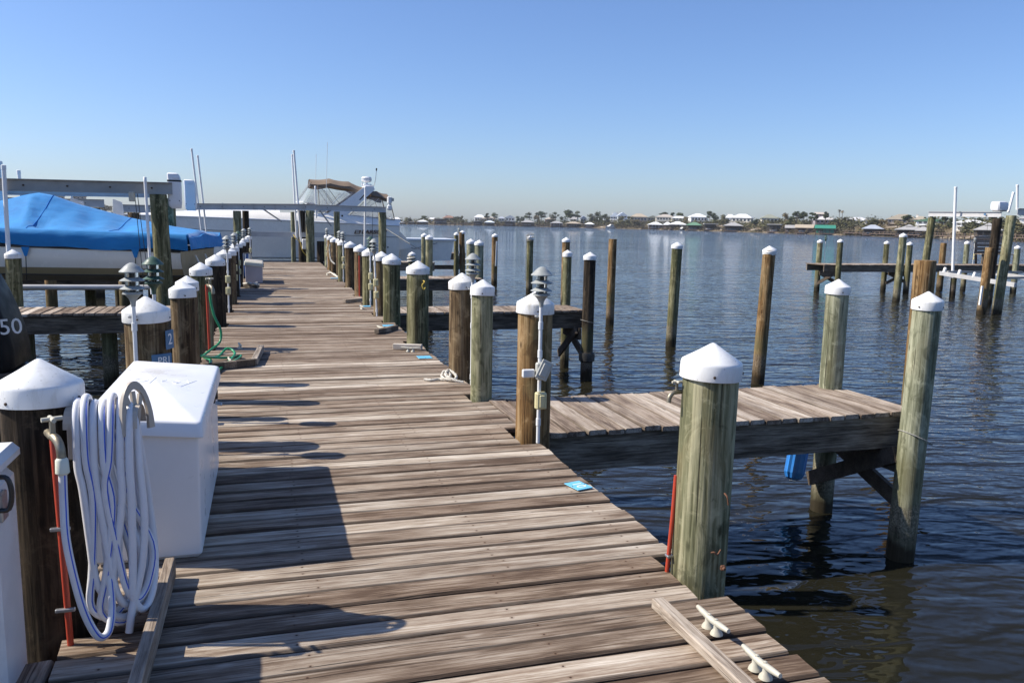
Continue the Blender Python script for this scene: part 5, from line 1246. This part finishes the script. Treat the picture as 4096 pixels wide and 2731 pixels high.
b = MB(); b.prism([(2.76, 2.17), (2.98, 2.17), (3.03, 2.31), (2.81, 2.31)], -1.512, -1.47, 'y'); b.build('emblem', 'lettering_brown', CR, loc=(-.02, -.006, -.04))
for zz in (2.215, 2.265):
    b = MB(); b.prism([(2.82, zz - .012), (2.95, zz - .012), (2.96, zz + .012), (2.83, zz + .012)], -1.526, -1.50, 'y'); b.build('emblem_slot', 'gelcoat_white', CR, loc=(-.02, 0, -.04))
b = MB(); b.lathe([(.03, 0), (.03, .02)], 10, M=Matrix.Rotation(R(90), 3, 'X')); b.build('exhaust_port', 'black_plastic', CR, loc=(4.05, -1.43, 1.62))
b = MB(); b.lathe([(.04, 0), (.04, .02)], 10, M=Matrix.Rotation(R(90), 3, 'X')); b.build('hull_light', 'black_plastic', CR, loc=(2.30, -1.40, 2.80))

# lift in front of the cruiser
T2 = thing('boat_lift', 'aluminium lift frame in front of the cabin cruiser', 'boat lift', (0, 0, 0))
lift_beam(T2, (-2.95, 29.55, 3.10), (1.16, 29.55, 3.18), 'aluminium_white', .21, 6)
lift_beam(T2, (1.20, 30.3, 3.17), (3.72, 30.3, 3.15), 'aluminium_white', .20, 3)
for x in (-1.9, -.9, -.2, .75):
    b = MB(); b.box((0, 0, 0), (.02, .125, .22)); b.build('band', 'steel', T2, loc=(x, 29.55, 3.04))
b = MB(); b.beam((-1.1, 30.2, 2.10), (1.55, 30.2, 2.10), .1, .17); b.build('cradle_beam', 'aluminium_white', T2)
b = MB(); b.beam((-2.9, 31.9, 1.05), (3.7, 31.9, 1.05), .1, .14); b.build('lower_cradle', 'aluminium', T2)
for x in (.72, .80, 3.2):
    b = MB(); b.tube([(x, 30.0, 3.0), (x, 30.2, 1.9)], .007, 5); b.build('cable', 'cable', T2)
b = MB(); b.beam((0, 0, 0), (.62, 0, -.42), .03, .05); b.build('stay', 'aluminium', T2, loc=(-.6, 29.8, 2.97))
b = MB(); b.beam((0, 0, 0), (.40, 0, -.55), .03, .05); b.build('stay', 'aluminium', T2, loc=(1.35, 30.35, 2.97))
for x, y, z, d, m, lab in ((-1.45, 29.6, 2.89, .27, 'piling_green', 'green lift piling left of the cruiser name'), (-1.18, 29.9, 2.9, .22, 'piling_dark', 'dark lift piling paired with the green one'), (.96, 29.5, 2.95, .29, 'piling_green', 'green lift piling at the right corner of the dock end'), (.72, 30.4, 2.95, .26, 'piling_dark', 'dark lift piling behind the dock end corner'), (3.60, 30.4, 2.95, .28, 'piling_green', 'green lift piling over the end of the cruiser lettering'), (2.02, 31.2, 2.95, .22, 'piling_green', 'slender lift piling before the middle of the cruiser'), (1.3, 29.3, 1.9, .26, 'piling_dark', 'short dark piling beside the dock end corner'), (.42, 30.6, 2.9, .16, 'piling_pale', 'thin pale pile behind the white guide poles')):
    piling(x, y, z, d, m, lab, (0, 0), False, group='boat lift pilings')
guide_pole('taller of two white guide poles left of the cruiser', (-2.62, 29.9, 2.1), (-2.85, 29.9, 4.92), .032)
guide_pole('shorter of two white guide poles left of the cruiser', (-2.48, 30.1, 2.1), (-2.68, 30.1, 4.72), .032)
guide_pole('taller of two white guide poles crossing the lift beam', (.66, 29.8, 1.85), (.47, 29.8, 5.0), .036)
guide_pole('shorter of two white guide poles crossing the lift beam', (.52, 30.1, 1.9), (.42, 30.1, 4.88), .03)
guide_pole('short white guide pole before the cruiser windscreen', (1.28, 31.3, 2.7), (1.26, 31.3, 3.86), .028)
guide_pole('white guide pole before the cruiser aft canvas', (2.98, 30.7, 1.7), (3.02, 30.7, 3.86), .036)
t = thing('lift_control_box', 'small white control box below the white guide poles', 'control box', (.80, 29.75, 0))
b = MB(); b.box((0, 0, 1.78), (.22, .14, .36), b=.02); b.build('case', 'pvc_bright', t)
b = MB(); b.box((.13, 0, 1.80), (.05, .12, .22), b=.01); b.build('side_plate', 'rust', t)
b = MB(); b.tube(smooth_path([(-.4, .1, 2.1), (-.32, 0, 1.98), (-.18, 0, 1.85), (-.1, 0, 1.55), (.05, 0, 1.35), (.1, 0, 1.2)], 4), .014, 6); b.build('power_cord', 'yellow_cord', t, smooth=60)
t = thing('lift_motor', 'grey lift motor on a bracket at the right beam end', 'lift motor', (3.85, 30.3, 0))
b = MB(); b.box((0, 0, 3.12), (.16, .16, .18), b=.02); b.build('gearbox', 'pvc', t)
b = MB(); b.lathe([(.05, 0), (.05, .09), (.09, .10), (.09, .30), (.06, .32)], 14, (0, 0, 3.2)); b.build('motor_body', 'pvc', t, smooth=40)
b = MB(); b.box((.12, 0, 3.42), (.08, .10, .12), b=.015); b.build('terminal_box', 'outlet_grey', t)
rope('grey mooring line from the cruiser stern to the short piling', [(3.7, 31.5, 2.45), (4.2, 30.8, 2.1), (4.7, 30.2, 1.75), (5.1, 29.7, 1.55)], .016, 'rope_grey')
rope('dark line sagging beneath the far finger pier', [(3.3, 36.5, .95), (4.6, 36.5, .62), (6.0, 36.5, .75), (7.2, 36.5, 1.0)], .02, 'cable')
# square sterned white boat past the swim platform
t = thing('moored_boat', 'low white square sterned boat right of the cruiser', 'boat', (6.0, 35.2, 0), R(2))
b = MB(); b.prism([(-1.15, 1.0), (1.0, 1.0), (1.15, 1.85), (-1.25, 1.85)], -.9, .9, 'y'); b.build('hull', 'gelcoat_white', t)
b = MB(); b.prism([(-1.32, 1.85), (1.22, 1.85), (1.25, 1.92), (-1.35, 1.92)], -.98, .98, 'y'); b.build('gunwale', 'radar_white', t)
b = MB(); b.tube([(-1.2, -1.0, 1.75), (-.6, -1.0, 1.5), (.4, -1.0, 1.75)], .012, 6); b.build('mooring_line', 'cable', t)

# ------------------------------------------------------------------ right hand lift, its pilings and the bench on the distant pier
T4 = thing('boat_lift', 'empty aluminium boat lift with white cradle by the distant pier', 'boat lift', (0, 0, 0))
lift_beam(T4, (25.4, 27.3, 3.44), (25.15, 23.6, 3.40), 'aluminium_white', .19, 4)
lift_beam(T4, (22.75, 20.8, 3.44), (27.0, 20.8, 3.44), 'aluminium_white', .22, 4)
b = MB(); b.beam((25.0, 26.0, 1.02), (23.9, 21.6, .90), .09, .15); b.build('cradle_beam', 'aluminium_white', T4)
b = MB(); b.beam((27.6, 25.8, 1.02), (26.0, 21.6, .95), .09, .15); b.build('cradle_beam', 'aluminium_white', T4)
for a, c in (((24.85, 25.5, 1.1), (28.0, 25.0, 1.12)), ((24.1, 22.4, 1.08), (27.5, 22.2, 1.12))):
    b = MB(); b.beam(a, c, .10, .08); b.build('bunk_rail', 'aluminium', T4)
for p in ((24.95, 25.75, 1.05), (24.72, 24.8, 1.02), (24.5, 23.9, .98)):
    b = MB(); b.box((0, 0, .1), (.10, .10, .22), Matrix.Rotation(R(18), 3, 'Y'), b=.02); b.build('pole_socket', 'paint_white', T4, loc=p)
b = MB(); b.box((.0, 0, 0), (.09, .02, .07)); b.build('maker_plate', 'sign_dark_blue', T4, loc=(25.13, 24.3, 3.31), rot=(0, 0, R(90)))
for x, y in ((25.1, 26.9), (25.0, 24.0)):
    b = MB(); b.tube([(x, y, 3.2), (x - .05, y, 1.1)], .006, 5); b.build('cable', 'cable', T4)
guide_pole('tall white guide pole standing on the right lift cradle', (25.22, 25.6, .86), (24.95, 25.6, 4.36), .055)
guide_pole('taller white pole at the right picture edge above the lift', (22.95, 21.0, 3.4), (22.85, 21.0, 4.2), .04)
guide_pole('shorter white pole at the right picture edge above the lift', (25.9, 24.0, 3.4), (26.05, 24.0, 4.14), .045)
for x, y, z, d, m, lab, ln in ((25.5, 27.2, 3.21, .29, 'piling_olive', 'tall olive lift piling left of the long white guide pole', (.07, 0)), (22.74, 21.0, 3.21, .30, 'piling_green', 'tall green lift piling nearest the right picture edge', (.06, 0)), (25.1, 23.7, 3.17, .32, 'piling_dark', 'dark lift piling behind the nearest right one', (.03, 0)), (24.0, 22.9, .85, .27, 'piling_green', 'short green piling under the right lift cradle', (0, 0)), (26.5, 26.8, .95, .22, 'piling_dark', 'dark piling stub below the right lift cradle', (0, 0))):
    piling(x, y, z, d, m, lab, ln, False, group='boat lift pilings')
motor_housing('white lift motor cover on the right lift beam', 25.35, 23.9, 3.42, 3.78, .5, .4)
b = MB(); b.box((0, 0, 0), (.06, .05, .62)); tag(b.build('white_strip', 'paint_white', loc=(21.72, 20.9, .62), rot=(0, R(3), 0)), 'white vertical strip beside the orange right lift piling', 'strip')
t = thing('wooden_bench', 'weathered slatted wooden bench on the distant pier', 'bench', (31.6, 29.6, DECK), R(-8))
for k in range(5):
    b = MB(); b.box((0, 0, 0), (1.9, .03, .13)); b.build('back_slat', 'rail_wood', t, loc=(0, .28, .52 + .17 * k), rot=(R(-8), 0, 0))
for k in range(3):
    b = MB(); b.box((0, 0, 0), (1.9, .13, .035)); b.build('seat_slat', 'brace_wood', t, loc=(0, -.2 + .15 * k, .46))
for x in (-.8, .8):
    b = MB(); b.box((0, -.2, .22), (.09, .09, .44)); b.build('leg', 'brace_wood', t, loc=(x, 0, 0)); b = MB(); b.box((0, .28, .62), (.09, .05, 1.24), Matrix.Rotation(R(-8), 3, 'X')); b.build('back_post', 'brace_wood', t, loc=(x, .03, 0))

# ------------------------------------------------------------------ far shore: houses, boathouses, trees, boats
UNIT = MB().box((0, 0, 0), (1, 1, 1))
PANE = UNIT.mesh('pane', 'window_glass'); POSTM = {m: MB().box((0, 0, .5), (1, 1, 1)).mesh('post', m) for m in ('far_dark', 'far_brown', 'far_grey', 'far_pale')}
WTRIM = MB().box((0, 0, 0), (1, 1, 1)).mesh('window', 'paint_white')
def roof_mb(kind, w, d, z, h, ov=.5):
    b = MB(); x, y = w / 2 + ov, d / 2 + ov
    if kind == 'hip':
        r = max(.1, x - y * .95); b.add([(-x, -y, z), (x, -y, z), (x, y, z), (-x, y, z), (-r, 0, z + h), (r, 0, z + h), (-x, -y, z - .18), (x, -y, z - .18), (x, y, z - .18), (-x, y, z - .18)], [(0, 1, 5, 4), (1, 2, 5), (2, 3, 4, 5), (3, 0, 4), (6, 9, 8, 7), (0, 6, 7, 1), (1, 7, 8, 2), (2, 8, 9, 3), (3, 9, 6, 0)])
    elif kind == 'gable':
        b.prism([(-y, z - .15), (-y, z), (0, z + h), (y, z), (y, z - .15)], -x, x, 'x')
    elif kind == 'gablef':
        b.prism([(-x, z - .15), (-x, z), (0, z + h), (x, z), (x, z - .15)], -y, y, 'y')
    elif kind == 'shed':
        b.prism([(-x, z - .15), (-x * .1, z + h), (x * .55, z + h * .98), (x, z + h * .35), (x, z - .15)], -y, y, 'y')
    else: b.prism([(-x, z - .1), (-x * .92, z + h * .5), (x * .92, z + h * .5), (x, z - .1)], -y, y, 'y')
    return b
def house(X, Y, zb, w, h, rot, rc, wc, rt, lab, rnd):
    t = thing('shore_house', lab, 'house', (X, Y, zb), rot + rnd.uniform(-.22, .22), 'houses on the far shore')
    d = w * rnd.uniform(.65, .85); hr = h * (.42 if rt in ('hip', 'gable') else .5 if rt == 'shed' else .15); hw = h - hr
    b = MB(); b.box((0, 0, hw / 2 - 1.2), (w * .92, d * .92, hw + 2.4)); b.build('wall', 'far_' + wc, t)
    gf = rt == 'gable' and rnd.random() < .5
    rf = roof_mb('gablef' if gf else rt, w * .92, d * .92, hw, hr, .45).build('roof', 'far_' + rc, t)
    if gf or rt == 'gable':
        b = MB(); b.prism([(-w * .44, hw), (0, hw + hr * .9), (w * .44, hw)] if gf else [(-d * .44, hw), (0, hw + hr * .9), (d * .44, hw)], *((-d * .455, d * .455, 'y') if gf else (-w * .455, w * .455, 'x'))); b.build('gable_wall', 'far_' + wc, t)
    n = max(2, min(6, int(w / 2.1))); rows = 2 if hw > 3.2 else 1
    for r in range(rows):
        for k in range(n):
            x = (-.5 + (k + .5) / n) * w * .86; z = hw * ((r + .5) / rows) + .1
            ww = inst(WTRIM, 'window', t, (x, -d * .46 - .03, z), None, (w / n * .55 + .12, .06, hw / rows * .5 + .12))
            inst(PANE, 'pane', ww, (0, -.6, 0), None, (.82, .5, .84))
    if w > 6:
        b = MB(); b.box((0, -d * .46 - 1.0, -.15), (w * .8, 2.0, .18)); b.box((0, -d * .46 - 1.9, .75), (w * .8, .08, .08)); pch = b.build('porch', 'far_pale' if wc in ('white', 'cream', 'bluewhite') else 'far_brown', t)
        for k in range(4): inst(POSTM['far_pale' if wc in ('white', 'cream', 'bluewhite') else 'far_brown'], 'post', t, ((-.4 + .267 * k) * w, -d * .46 - 1.9, -2.2), None, (.16, .16, 2.2 + .9))
    if 'chimney' in lab or rnd.random() < .25:
        for k in range(2 if 'two chimneys' in lab else 1):
            b = MB(); b.box((0, 0, 0), (.8, .7, 1.6)); b.box((0, 0, .85), (.95, .85, .12)); b.build('chimney', 'far_pale', rf, loc=((-.25 + .5 * k) * w, .1, hw + hr * .85))
def boathouse(X, Y, zb, w, h, rot, rc, wc, rt, lab, rnd):
    t = thing('boathouse', lab, 'boathouse', (X, Y, 0), rot + rnd.uniform(-.12, .12), 'boathouses along the far shore')
    d = w * .8; hr = h * (.34 if rt != 'flat' else .14) if rt != 'cupola' else h * .30; hw = h - hr if rt != 'cupola' else h * .62
    rf = roof_mb('hip' if rt == 'cupola' else rt, w * .9, d * .9, hw, hr, w * .05).build('roof', 'far_' + rc, t)
    if rt == 'cupola':
        b = MB(); b.box((0, 0, 0), (w * .16, d * .16, h * .12)); cu = b.build('cupola', 'far_' + ('white' if rc != 'grey' else 'palegrey'), rf, loc=(0, 0, hw + hr * .86))
        roof_mb('hip', w * .2, d * .2, hw + hr * .95, h * .12, w * .04).build('cupola_roof', 'far_' + rc, t)
    pm = 'far_dark' if wc in ('dark', 'bluedark', 'teal') else 'far_brown' if rnd.random() < .6 else 'far_pale'
    n = max(3, int(w / 2.2))
    for k in range(n + 1):
        for yy in (-1, 1): inst(POSTM[pm], 'post', t, ((-.5 + k / n) * w * .86, yy * d * .43, -.8), None, (.22, .22, hw + .8))
    b = MB(); b.box((0, 0, .62), (w * .95, d * .95, .16)); b.box((0, -d * .47, .45), (w * .95, .1, .3)); b.build('deck', 'far_brown', t)
    # gloomy boards inside: back wall and, on some, a side or storage room
    b = MB(); b.box((0, d * .36, (hw + .7) / 2), (w * .8, .12, hw - .7)); b.build('back_wall', 'far_' + ('dark' if wc in ('dark', 'bluedark') else wc), t)
    if wc in ('teal', 'bluedark', 'brown', 'tan'):
        s = .5 if wc == 'teal' else .34; b = MB(); b.box((w * (.43 - s / 2), 0, (hw + .7) / 2), (w * s, d * .8, hw - .72)); b.build('store_room', 'far_' + wc, t)
    b = MB(); b.loft([[Vector((x, sg * yw, z)) for sg, yw, z in ((-1, hwid, 1.55), (-1, hwid * .7, .95), (1, hwid * .7, .95), (1, hwid, 1.55))] for x, hwid in ((-w * .30, .75), (0, .85), (w * .15, .6), (w * .22, .08))]); b.build('stored_boat', 'far_' + rnd.choice(('pale', 'white', 'bluegrey')), t)
    if 'two storey' in lab:
        b = MB(); b.box((0, 0, hw * .55), (w * .95, d * .95, .14)); b.box((0, -d * .47, hw * .55 + .9), (w * .95, .08, .08)); b.build('upper_deck', 'far_pale', t)
rf_ = random.Random(21)
for (k, X, Y, zb, w, h, rot, rc, wc, rt_, lab) in FAR:
    (house if k == 'h' else boathouse)(X, Y, zb, w, h, rot, rc, wc, rt_, lab, rf_)

def leaves(b, c, rx, rz_, n, size, rnd, up=.3):
    for _ in range(n):
        v = Vector((rnd.gauss(0, 1), rnd.gauss(0, 1), rnd.gauss(0, 1))).normalized() * (rnd.random() ** .45)
        p = Vector(c) + Vector((v.x * rx, v.y * rx, v.z * rz_)); nrm = (v + Vector((rnd.uniform(-.6, .6), rnd.uniform(-.6, .6), up + rnd.uniform(-.4, .6)))).normalized()
        x, y = basis(nrm); s = size * rnd.uniform(.6, 1.3); e = rnd.uniform(.5, .9)
        b.add([p - x * s - y * s * e, p + x * s - y * s * e * .6, p + x * s * .7 + y * s * e, p - x * s * .8 + y * s * e * .7], [(0, 1, 2, 3)])
rt2 = random.Random(33)
def ang(x, y): return math.atan2(x + .518, y)
BLD = sorted((ang(f[1], f[2]), f[10]) for f in FAR)
seen_ = {}
def short(lab):
    w = lab.split(); stop = [i for i, q in enumerate(w) if q in ('behind', 'beside', 'left', 'right', 'below', 'before', 'near', 'seen', 'glimpsed', 'joined', 'between', 'half', 'low', 'at', 'closest', 'rising') and i > 2]
    return ' '.join(w[:min(stop[0] if stop else 99, 8)])
ADJ = ['', 'second ', 'third ', 'fourth ', 'fifth ']
for (X, Y, zb, h, r, k) in TREES:
    h *= 1.12
    a = ang(X, Y); q = min(BLD, key=lambda e: abs(e[0] - a)); rel = 'behind' if abs(q[0] - a) < .004 else ('left of' if a < q[0] else 'right of')
    key = (k, rel, q[1]); seen_[key] = seen_.get(key, 0) + 1
    lab = f"{ADJ[seen_[key] - 1]}{'flat topped pine' if k == 'p' else 'rounded bushy tree'} {rel} the {short(q[1])}"
    t = thing('pine_tree' if k == 'p' else 'bushy_tree', lab, 'tree', (X, Y, zb), 0, 'trees on the far shore')
    hw = r * 1.6; b = MB(); tr = MB(); sz = .27 * max(.9, r * .42)
    if k == 'p':
        tr.tube([(0, 0, -2.0), (.1, 0, h * .45), (.15 + rt2.uniform(-.4, .4), .1, h * .85)], [.22, .17, .06], 6)
        for _ in range(7):
            cz = h * rt2.uniform(.5, .93); ra = hw * rt2.uniform(.2, .75); aa = rt2.uniform(0, 6.28); c = Vector((math.cos(aa) * ra, math.sin(aa) * ra, cz))
            tr.tube([(.1, 0, cz * .78), c], [.08, .03], 5); leaves(b, c, hw * rt2.uniform(.34, .55), h * rt2.uniform(.09, .15), 90, sz, rt2)
        leaves(b, (0, 0, h * .9), hw * .5, h * .12, 90, sz, rt2)
        b.build('crown', 'pine_leaf', t)
    else:
        tr.tube([(0, 0, -2.0), (.05, 0, h * .3), (.1, .1, h * .7)], [.16, .12, .04], 6)
        for _ in range(9):
            cz = h * rt2.uniform(.08, .84); ra = hw * rt2.uniform(.1, .8) * (1.15 - .5 * cz / h); aa = rt2.uniform(0, 6.28); c = (math.cos(aa) * ra, math.sin(aa) * ra, cz)
            leaves(b, c, hw * rt2.uniform(.28, .5), h * rt2.uniform(.14, .24), 80, sz, rt2)
        b.build('crown', rt2.choice(('scrub_leaf', 'scrub_leaf', 'olive_leaf', 'pine_leaf')), t)
    tr.build('trunk', 'bark', t, smooth=60)
for i, (X, Y, zb, h) in enumerate(PALMS):
    t = thing('palm_tree', ('left', 'right')[i] + ' one of two tall thin palms above the far shore', 'palm tree', (X, Y, zb), 0, 'palms on the far shore')
    b = MB(); b.tube([(0, 0, -2), (.1, 0, h * .5), (.05, 0, h * .93)], [.16, .12, .11], 7); b.build('trunk', 'bark', t, smooth=60); b = MB()
    for k in range(22):
        a = k * 2.4; e = rt2.uniform(-.5, .9); ln = rt2.uniform(.8, 1.15); P = []
        for q in range(5): u = q / 4; P.append(Vector((math.cos(a) * math.cos(e) * ln * u, math.sin(a) * math.cos(e) * ln * u, h * .93 + math.sin(e) * ln * u - .75 * ln * u * u)))
        sd = Vector((-math.sin(a), math.cos(a), 0)); b.loft([[p - sd * w_, p + Vector((0, 0, .03)), p + sd * w_] for p, w_ in zip(P, (.03, .13, .15, .11, .02))], caps=False, closed=False)
    b.build('crown', 'palm_leaf', t)
# dune scrub: two uncountable masses, low brown brush and taller dark thickets
def scrub(name, mat, label, seed, per, lo, hi, r0_, r1_, h0_, h1_, n_, size):
    b = MB(); rs = random.Random(seed)
    for i in range(len(SHORE) - 1):
        a, c = Vector(SHORE[i]), Vector(SHORE[i + 1]); f = land_factor(i); n = int((c - a).length / (per if i > 6 else per * 1.8))
        for _ in range(n):
            p = a.lerp(c, rs.random()); d = (p - CAMXY).normalized(); e = rs.uniform(lo, hi); z = 0.0
            if nz(p.x * .06 + seed, p.y * .06, e * .05) < -.12: continue
            for (e0, z0), (e1, z1) in zip(PROFILE, PROFILE[1:]):
                if e0 <= e <= e1: z = (z0 + (z1 - z0) * (e - e0) / (e1 - e0)) * f
            q = p + d * e; h = rs.uniform(h0_, h1_); leaves(b, (q.x, q.y, z + h * .5), rs.uniform(r0_, r1_), h * .7, n_, size, rs, .5)
    tag(b.build(name, mat), label, kind='stuff')
scrub('undergrowth', 'olive_leaf', 'low brown green scrub covering the far dunes', 4, .36, 3, 45, .8, 2.0, .5, 1.5, 20, .33)
scrub('shrubbery', 'scrub_leaf', 'taller dark thickets between the far houses', 7, .34, 10, 75, 1.4, 3.2, 1.4, 4.0, 34, .40)
scrub('brushwood', 'palm_leaf', 'tan brown brush along the far waterline', 15, .40, 1, 16, .7, 1.6, .8, 2.2, 22, .30)
# walkways along the right part of the far shore
def walkway(label, pts):
    t = thing('shore_walkway', label, 'walkway', (pts[0][0], pts[0][1], 0)); o = Vector((*pts[0], 0)); b = MB()
    for p, q in zip(pts, pts[1:]):
        P, Q = Vector((*p, 1.05)) - o, Vector((*q, 1.05)) - o; b.beam(P, Q, 1.5, .22); b.beam(P + Vector((0, 0, .85)), Q + Vector((0, 0, .85)), .08, .1); n = int((Q - P).length / 3)
        for k in range(n): r_ = P.lerp(Q, k / n); inst(POSTM['far_dark' if k % 3 else 'far_brown'], 'post', t, (r_.x, r_.y, -.9), None, (.2, .2, 2.75))
    b.build('deck', 'far_brown', t)
def off(p, e): p = Vector(p); q = p + (p - CAMXY).normalized() * e; return (q.x, q.y)
walkway('dark plank walkway along the far shore behind the hip roofed boathouses', [off((240.5, 300), -2), off((233, 268), -2), off(SHORE[12], -2)])
walkway('dark plank walkway along the far shore behind the right boat lift', [off((224.8, 237), -3), off(SHORE[13], -3), off(SHORE[14], -3)])
walkway('low brown pier along the far shore beside the tall flat roofed boathouse', [off((118, 566.5), -3), off(SHORE[7], -3)])
walkway('low brown pier along the far shore below the umbrella pines', [off((150, 570.5), -3), off((205, 553), -3)])
def yacht(label, X, Y, s, rz):
    t = thing('motor_yacht', label, 'boat', (X, Y, 0), rz, 'boats moored at the far shore'); b = MB(); rings = []
    for u in range(9):
        x = (-.5 + u / 8) * 16 * s; hbm = 2.1 * s * (1 - max(0, (u / 8 - .45) / .55) ** 2.2); sz = (1.5 + .9 * (u / 8) ** 1.5) * s
        rings.append([Vector((x, sg * y_, z_)) for sg, y_, z_ in ((-1, hbm, sz), (-1, hbm * .85, .4 * s), (-1, 0.02, -.4), (1, .02, -.4), (1, hbm * .85, .4 * s), (1, hbm, sz))])
    b.loft(rings); b.build('hull', 'gelcoat_white', t, smooth=40)
    b = MB(); b.prism([(-6 * s, 1.4 * s), (4.5 * s, 1.9 * s), (2.2 * s, 3.3 * s), (-5.2 * s, 3.3 * s)], -1.5 * s, 1.5 * s, 'y'); c = b.build('cabin', 'gelcoat_white', t)
    b = MB(); b.prism([(-4.6 * s, 2.5 * s), (3.2 * s, 2.5 * s), (2.5 * s, 3.0 * s), (-4.4 * s, 3.0 * s)], -1.53 * s, 1.53 * s, 'y'); b.build('window_band', 'window_glass', t)
    b = MB(); b.prism([(-4.5 * s, 3.3 * s), (.5 * s, 3.3 * s), (.2 * s, 4.0 * s), (-4.5 * s, 4.0 * s)], -1.2 * s, 1.2 * s, 'y'); b.box((-2.2 * s, 0, 5.2 * s), (3.4 * s, 2.2 * s, .15)); b.build('flybridge', 'gelcoat_white', t)
    for x in (-3.6, -.8):
        b = MB(); b.tube([(x * s, 0, 4.0 * s), (x * s, 0, 5.2 * s)], .08, 6); b.build('bridge_post', 'steel', t)
yacht('white motor yacht moored at the far shore beside dense trees', 221.0, 509.5, .62, R(-150))
yacht('small white cabin boat moored below the green roofed boathouse', 238.0, 441.5, .44, R(-140))

# ------------------------------------------------------------------ haze over the water
hm = bpy.data.materials.new('haze'); hm.use_nodes = True; hn = hm.node_tree.nodes; hn.remove(hn['Principled BSDF'])
pv = hn.new('ShaderNodeVolumePrincipled'); pv.inputs['Color'].default_value = (.86, .90, .97, 1); pv.inputs['Density'].default_value = .00016; pv.inputs['Anisotropy'].default_value = .2
hm.node_tree.links.new(pv.outputs[0], hn['Material Output'].inputs['Volume']); MATS['haze'] = hm
b = MB(); b.box((0, 250, 9.0), (1500, 1900, 21)); tag(b.build('haze', 'haze'), 'thin pale haze lying over the bay', kind='stuff')
